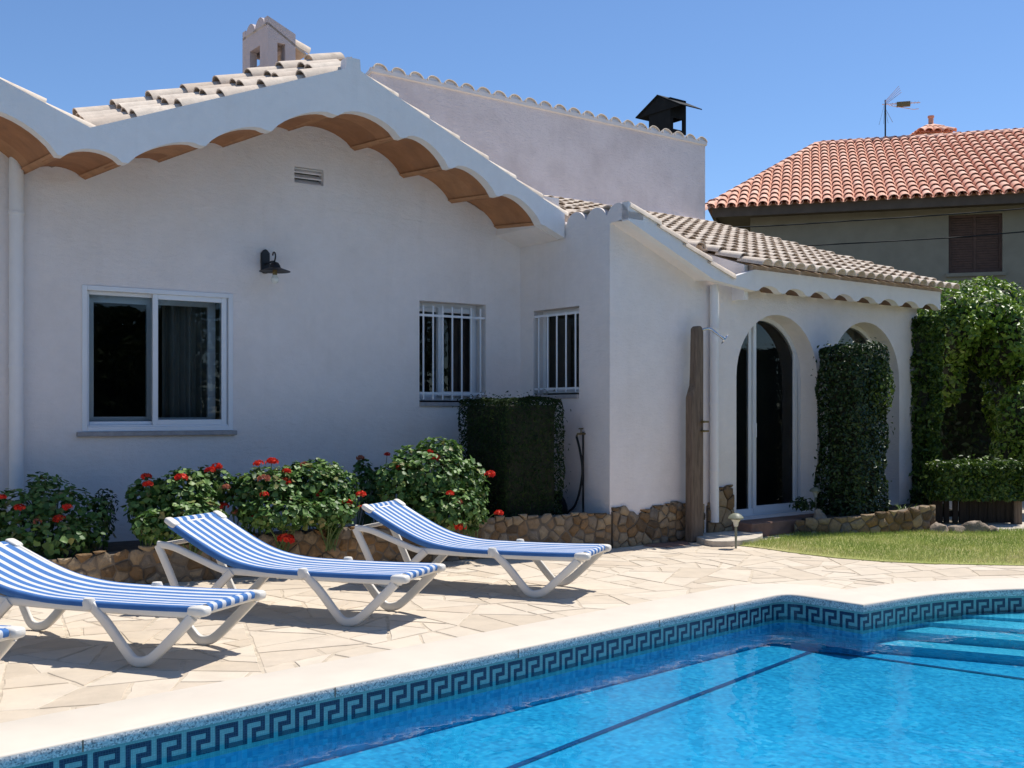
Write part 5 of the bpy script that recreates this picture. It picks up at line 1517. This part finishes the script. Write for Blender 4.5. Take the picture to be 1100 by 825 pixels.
# tiled chimney cap with finial
fx, fz = qx(1000, 147, RD+1.2)
mb = MB(); base = Q(fx, RD+1.2, 0)
apx = Vector((base.x, base.y, qx(1000, 134, RD+1.2)[1])); hz_ = qx(1000, 146, RD+1.2)[1]; hw = .46
mb.box(lambda a, b, z: (base.x+a, base.y+b, z), (-.3, -.3, hz_-1.4), (.3, .3, hz_), 1)
cor = [Vector((base.x+sx*hw, base.y+sy*hw, hz_)) for sx, sy in ((-1, -1), (1, -1), (1, 1), (-1, 1))]
for i in range(4): mb.add([cor[i], cor[(i+1) % 4], apx], [(0, 1, 2)], 0, .3)
for i in range(4):
    a, b = cor[i], cor[(i+1) % 4]
    for q in (0, .25, .5, .75):
        e = a.lerp(b, q); d = (e-apx); Ln = d.length; d.normalize(); s = d.cross(Z).normalized(); u = s.cross(d).normalized()
        if u.z < 0: u = -u
        for k in range(2): tile(mb, apx + d*(Ln*.5*k), d, s, u, Ln*.53, .05+.04*k, .09+.03*k, tv=random.random(), seg=6, lift=.02)
mb.lathe([(.10, -.06), (.09, .0), (.07, .03), (.07, .19), (.09, .20), (.09, .25), (.0, .25)], tuple(apx), 12, 0, .0)
mb.build('chimney', [M['redtile'], M['nwall']], nb, smooth=35)
# tv antenna on the ridge
at_, az = qx(951, 150, RD+.3)
ab = Q(at_, RD+.3, 0); az0 = rz-.1; az1 = qx(951, 112, RD+.3)[1]
ant = thing('tv_antenna', (ab.x, ab.y, az0), 'thin television antenna on a mast above the red roof ridge', 'antenna')
mb = MB(); mb.tube([(ab.x, ab.y, az0), (ab.x, ab.y, az1+.12)], .022, 8); mb.build('mast', M['sheet'], ant)
def A(a, b, z): return tuple(Vector((ab.x, ab.y, 0)) + NU*a - NN*b + Z*z)
mb = MB(); mb.tube([A(-.08, 0, az1), A(.92, 0, az1-.02)], .014, 6); mb.tube([A(.1, 0, az1-.04), A(.75, 0, az1-.20), A(.88, 0, az1-.19)], .010, 6)
for k in range(9): x = .18+k*.085; mb.tube([A(x, -.16+.004*k, az1-.01), A(x, .16-.004*k, az1-.01)], .006, 5)
mb.build('boom', M['steel'], ant)
mb = MB()
for k in range(4): mb.tube([A(-.02, -.22+.14*k, az1+.02), A(.35+.03*k, -.22+.14*k, az1+.42-.02*k)], .007, 5)
for k in range(4): mb.tube([A(-.02, -.22+.14*k, az1-.0), A(-.18+.13*k, -.22+.14*k, az1-.62+.05*k)], .007, 5)
mb.build('reflector', M['steel'], ant)
mb = MB(); mb.box(lambda a, b, z: A(a, b, z), (.30, -.05, az1-.10), (.66, .05, az1+.03)); mb.build('amplifier', M['antbox'] if 'antbox' in M else M['brass'], ant)
# cables across the neighbour's wall
def cable(pts_px, D, label):
    P = [at_px(x, y, D + dd) for x, y, dd in pts_px]
    mb = MB(); mb.tube([tuple(p) for p in spline(P, 10)], .013, 6)
    tag(mb.build('power_cable', M['hose'], smooth=60), label, 'cable', 'overhead cables')
cable(((600, 246, 0), (783, 244.3, 0), (918, 237, -.4), (1100, 224, -1.2), (1260, 206, -2)), 22.0, 'upper black cable crossing just under the red tiled eave')
cable(((700, 272, 0), (856, 264.5, 0), (1018, 255.5, -.5), (1100, 249, -1), (1260, 236, -2)), 21.6, 'lower black cable crossing the window of the grey house')
# path at far right
mb = MB(); mb.plate([[(6.05, 13.35), (9.5, 13.95), (9.5, 17.5), (6.9, 17.5)]], lambda a, q, b: (a, b, q), -.01, .004)
tag(mb.build('path', M['slab']), kind='structure')

# trees beyond the pool's right end (mirrored in the window panes and shading that side)
tl_ = [(10.5, -1.0, 2.6, 5.6, 'broad dark tree beyond the right end of the pool'), (13.5, 3.0, 2.4, 5.0, 'rounded dark tree standing farther along the garden side'), (8.0, -5.0, 2.6, 6.2, 'tall dark tree behind the near poolside'), (15.5, 7.0, 2.0, 4.4, 'low dark tree nearest the neighbour side')]
for (x, y, r, h, lab) in tl_:
    root = thing('tree', (x, y, 0), lab, 'tree', 'trees around the garden')
    bs = [(x+random.uniform(-.5, .5)*r, y+random.uniform(-.5, .5)*r, h*random.uniform(.35, .8), r*random.uniform(.5, .75), r*random.uniform(.5, .75), h*random.uniform(.2, .3)) for k in range(7)]
    P, N = blob_points(bs, 5000, .5)
    P[:, 2] = np.maximum(P[:, 2], .1)
    leafmesh('crown', P, N+rng.normal(size=N.shape)*.5, rng.uniform(.15, .32, len(P)), M['farleaf'], root)
    mb = MB(); mb.tube([(x, y, 0), (x+.1, y, h*.3), (x, y+.1, h*.75)], .18, 8, taper=.4)
    for b in bs: mb.tube([(x, y, h*.25), (b[0], b[1], b[2])], .06, 6, taper=.4)
    mb.build('trunk', M['twig'], root)

# unseen hedge added on the camera's side to dim the low sky; panes mirror it
root = thing('sky_dimming_hedge', (4, -5.5, 0), 'tall dark unseen hedge added along the near side to dim the sky light', 'hedge')
P, N = box_leaves(-11, 13, 0, 1.6, 0, 4.2, 26000, lambda a, b, z: (a*.80+b*.6+2, -7.5+a*.42-b*.8, z), .4, .35, fq=.7)
leafmesh('foliage', P, N+rng.normal(size=N.shape)*.5, rng.uniform(.18, .36, len(P)), M['farleaf'], root)
mb = MB(); mb.box(lambda a, b, z: (a*.80+b*.6+2, -7.5+a*.42-b*.8, z), (-10.6, .4, 0), (12.6, 1.2, 3.8)); mb.build('branches', M['darkgreen'], root)

# ------------------------------------------------------------------ camera, sun, sky
cam = bpy.data.cameras.new('camera'); co = bpy.data.objects.new('camera', cam); COL.objects.link(co)
co.location = (0, 0, EYE); co.rotation_euler = (R(90), 0, 0)
cam.sensor_width = 36; cam.lens = F/1100*36; cam.shift_y = (HY-412.5)/1100; cam.clip_end = 2000; cam.clip_start = .05
SC.camera = co
EL, AZ = R(64), R(52.9)                  # sun behind the house, to the right
sun = bpy.data.lights.new('sun', 'SUN'); sun.energy = 4.6; sun.angle = R(.53); sun.color = (1, .955, .88)
so = bpy.data.objects.new('sun', sun); COL.objects.link(so)
sdir = Vector((math.sin(AZ)*math.cos(EL), math.cos(AZ)*math.cos(EL), math.sin(EL)))
so.rotation_euler = (-sdir).to_track_quat('-Z', 'Y').to_euler()
wd = bpy.data.worlds.new('World'); SC.world = wd; wd.use_nodes = True
nt = wd.node_tree; bg = nt.nodes['Background']
sky = nt.nodes.new('ShaderNodeTexSky'); sky.sky_type = 'NISHITA'; sky.sun_disc = False
sky.sun_elevation = EL; sky.sun_rotation = AZ; sky.altitude = 900; sky.air_density = 1.0; sky.dust_density = 0.0; sky.ozone_density = 8.0
nt.links.new(sky.outputs[0], bg.inputs[0]); bg.inputs[1].default_value = .122
vs_ = SC.view_settings; vs_.view_transform = 'Standard'; vs_.look = 'None'; vs_.exposure = .30; vs_.gamma = 1; vs_.use_curve_mapping = False
SC.cycles.max_bounces = 10; SC.cycles.transparent_max_bounces = 16; SC.cycles.sample_clamp_indirect = 6
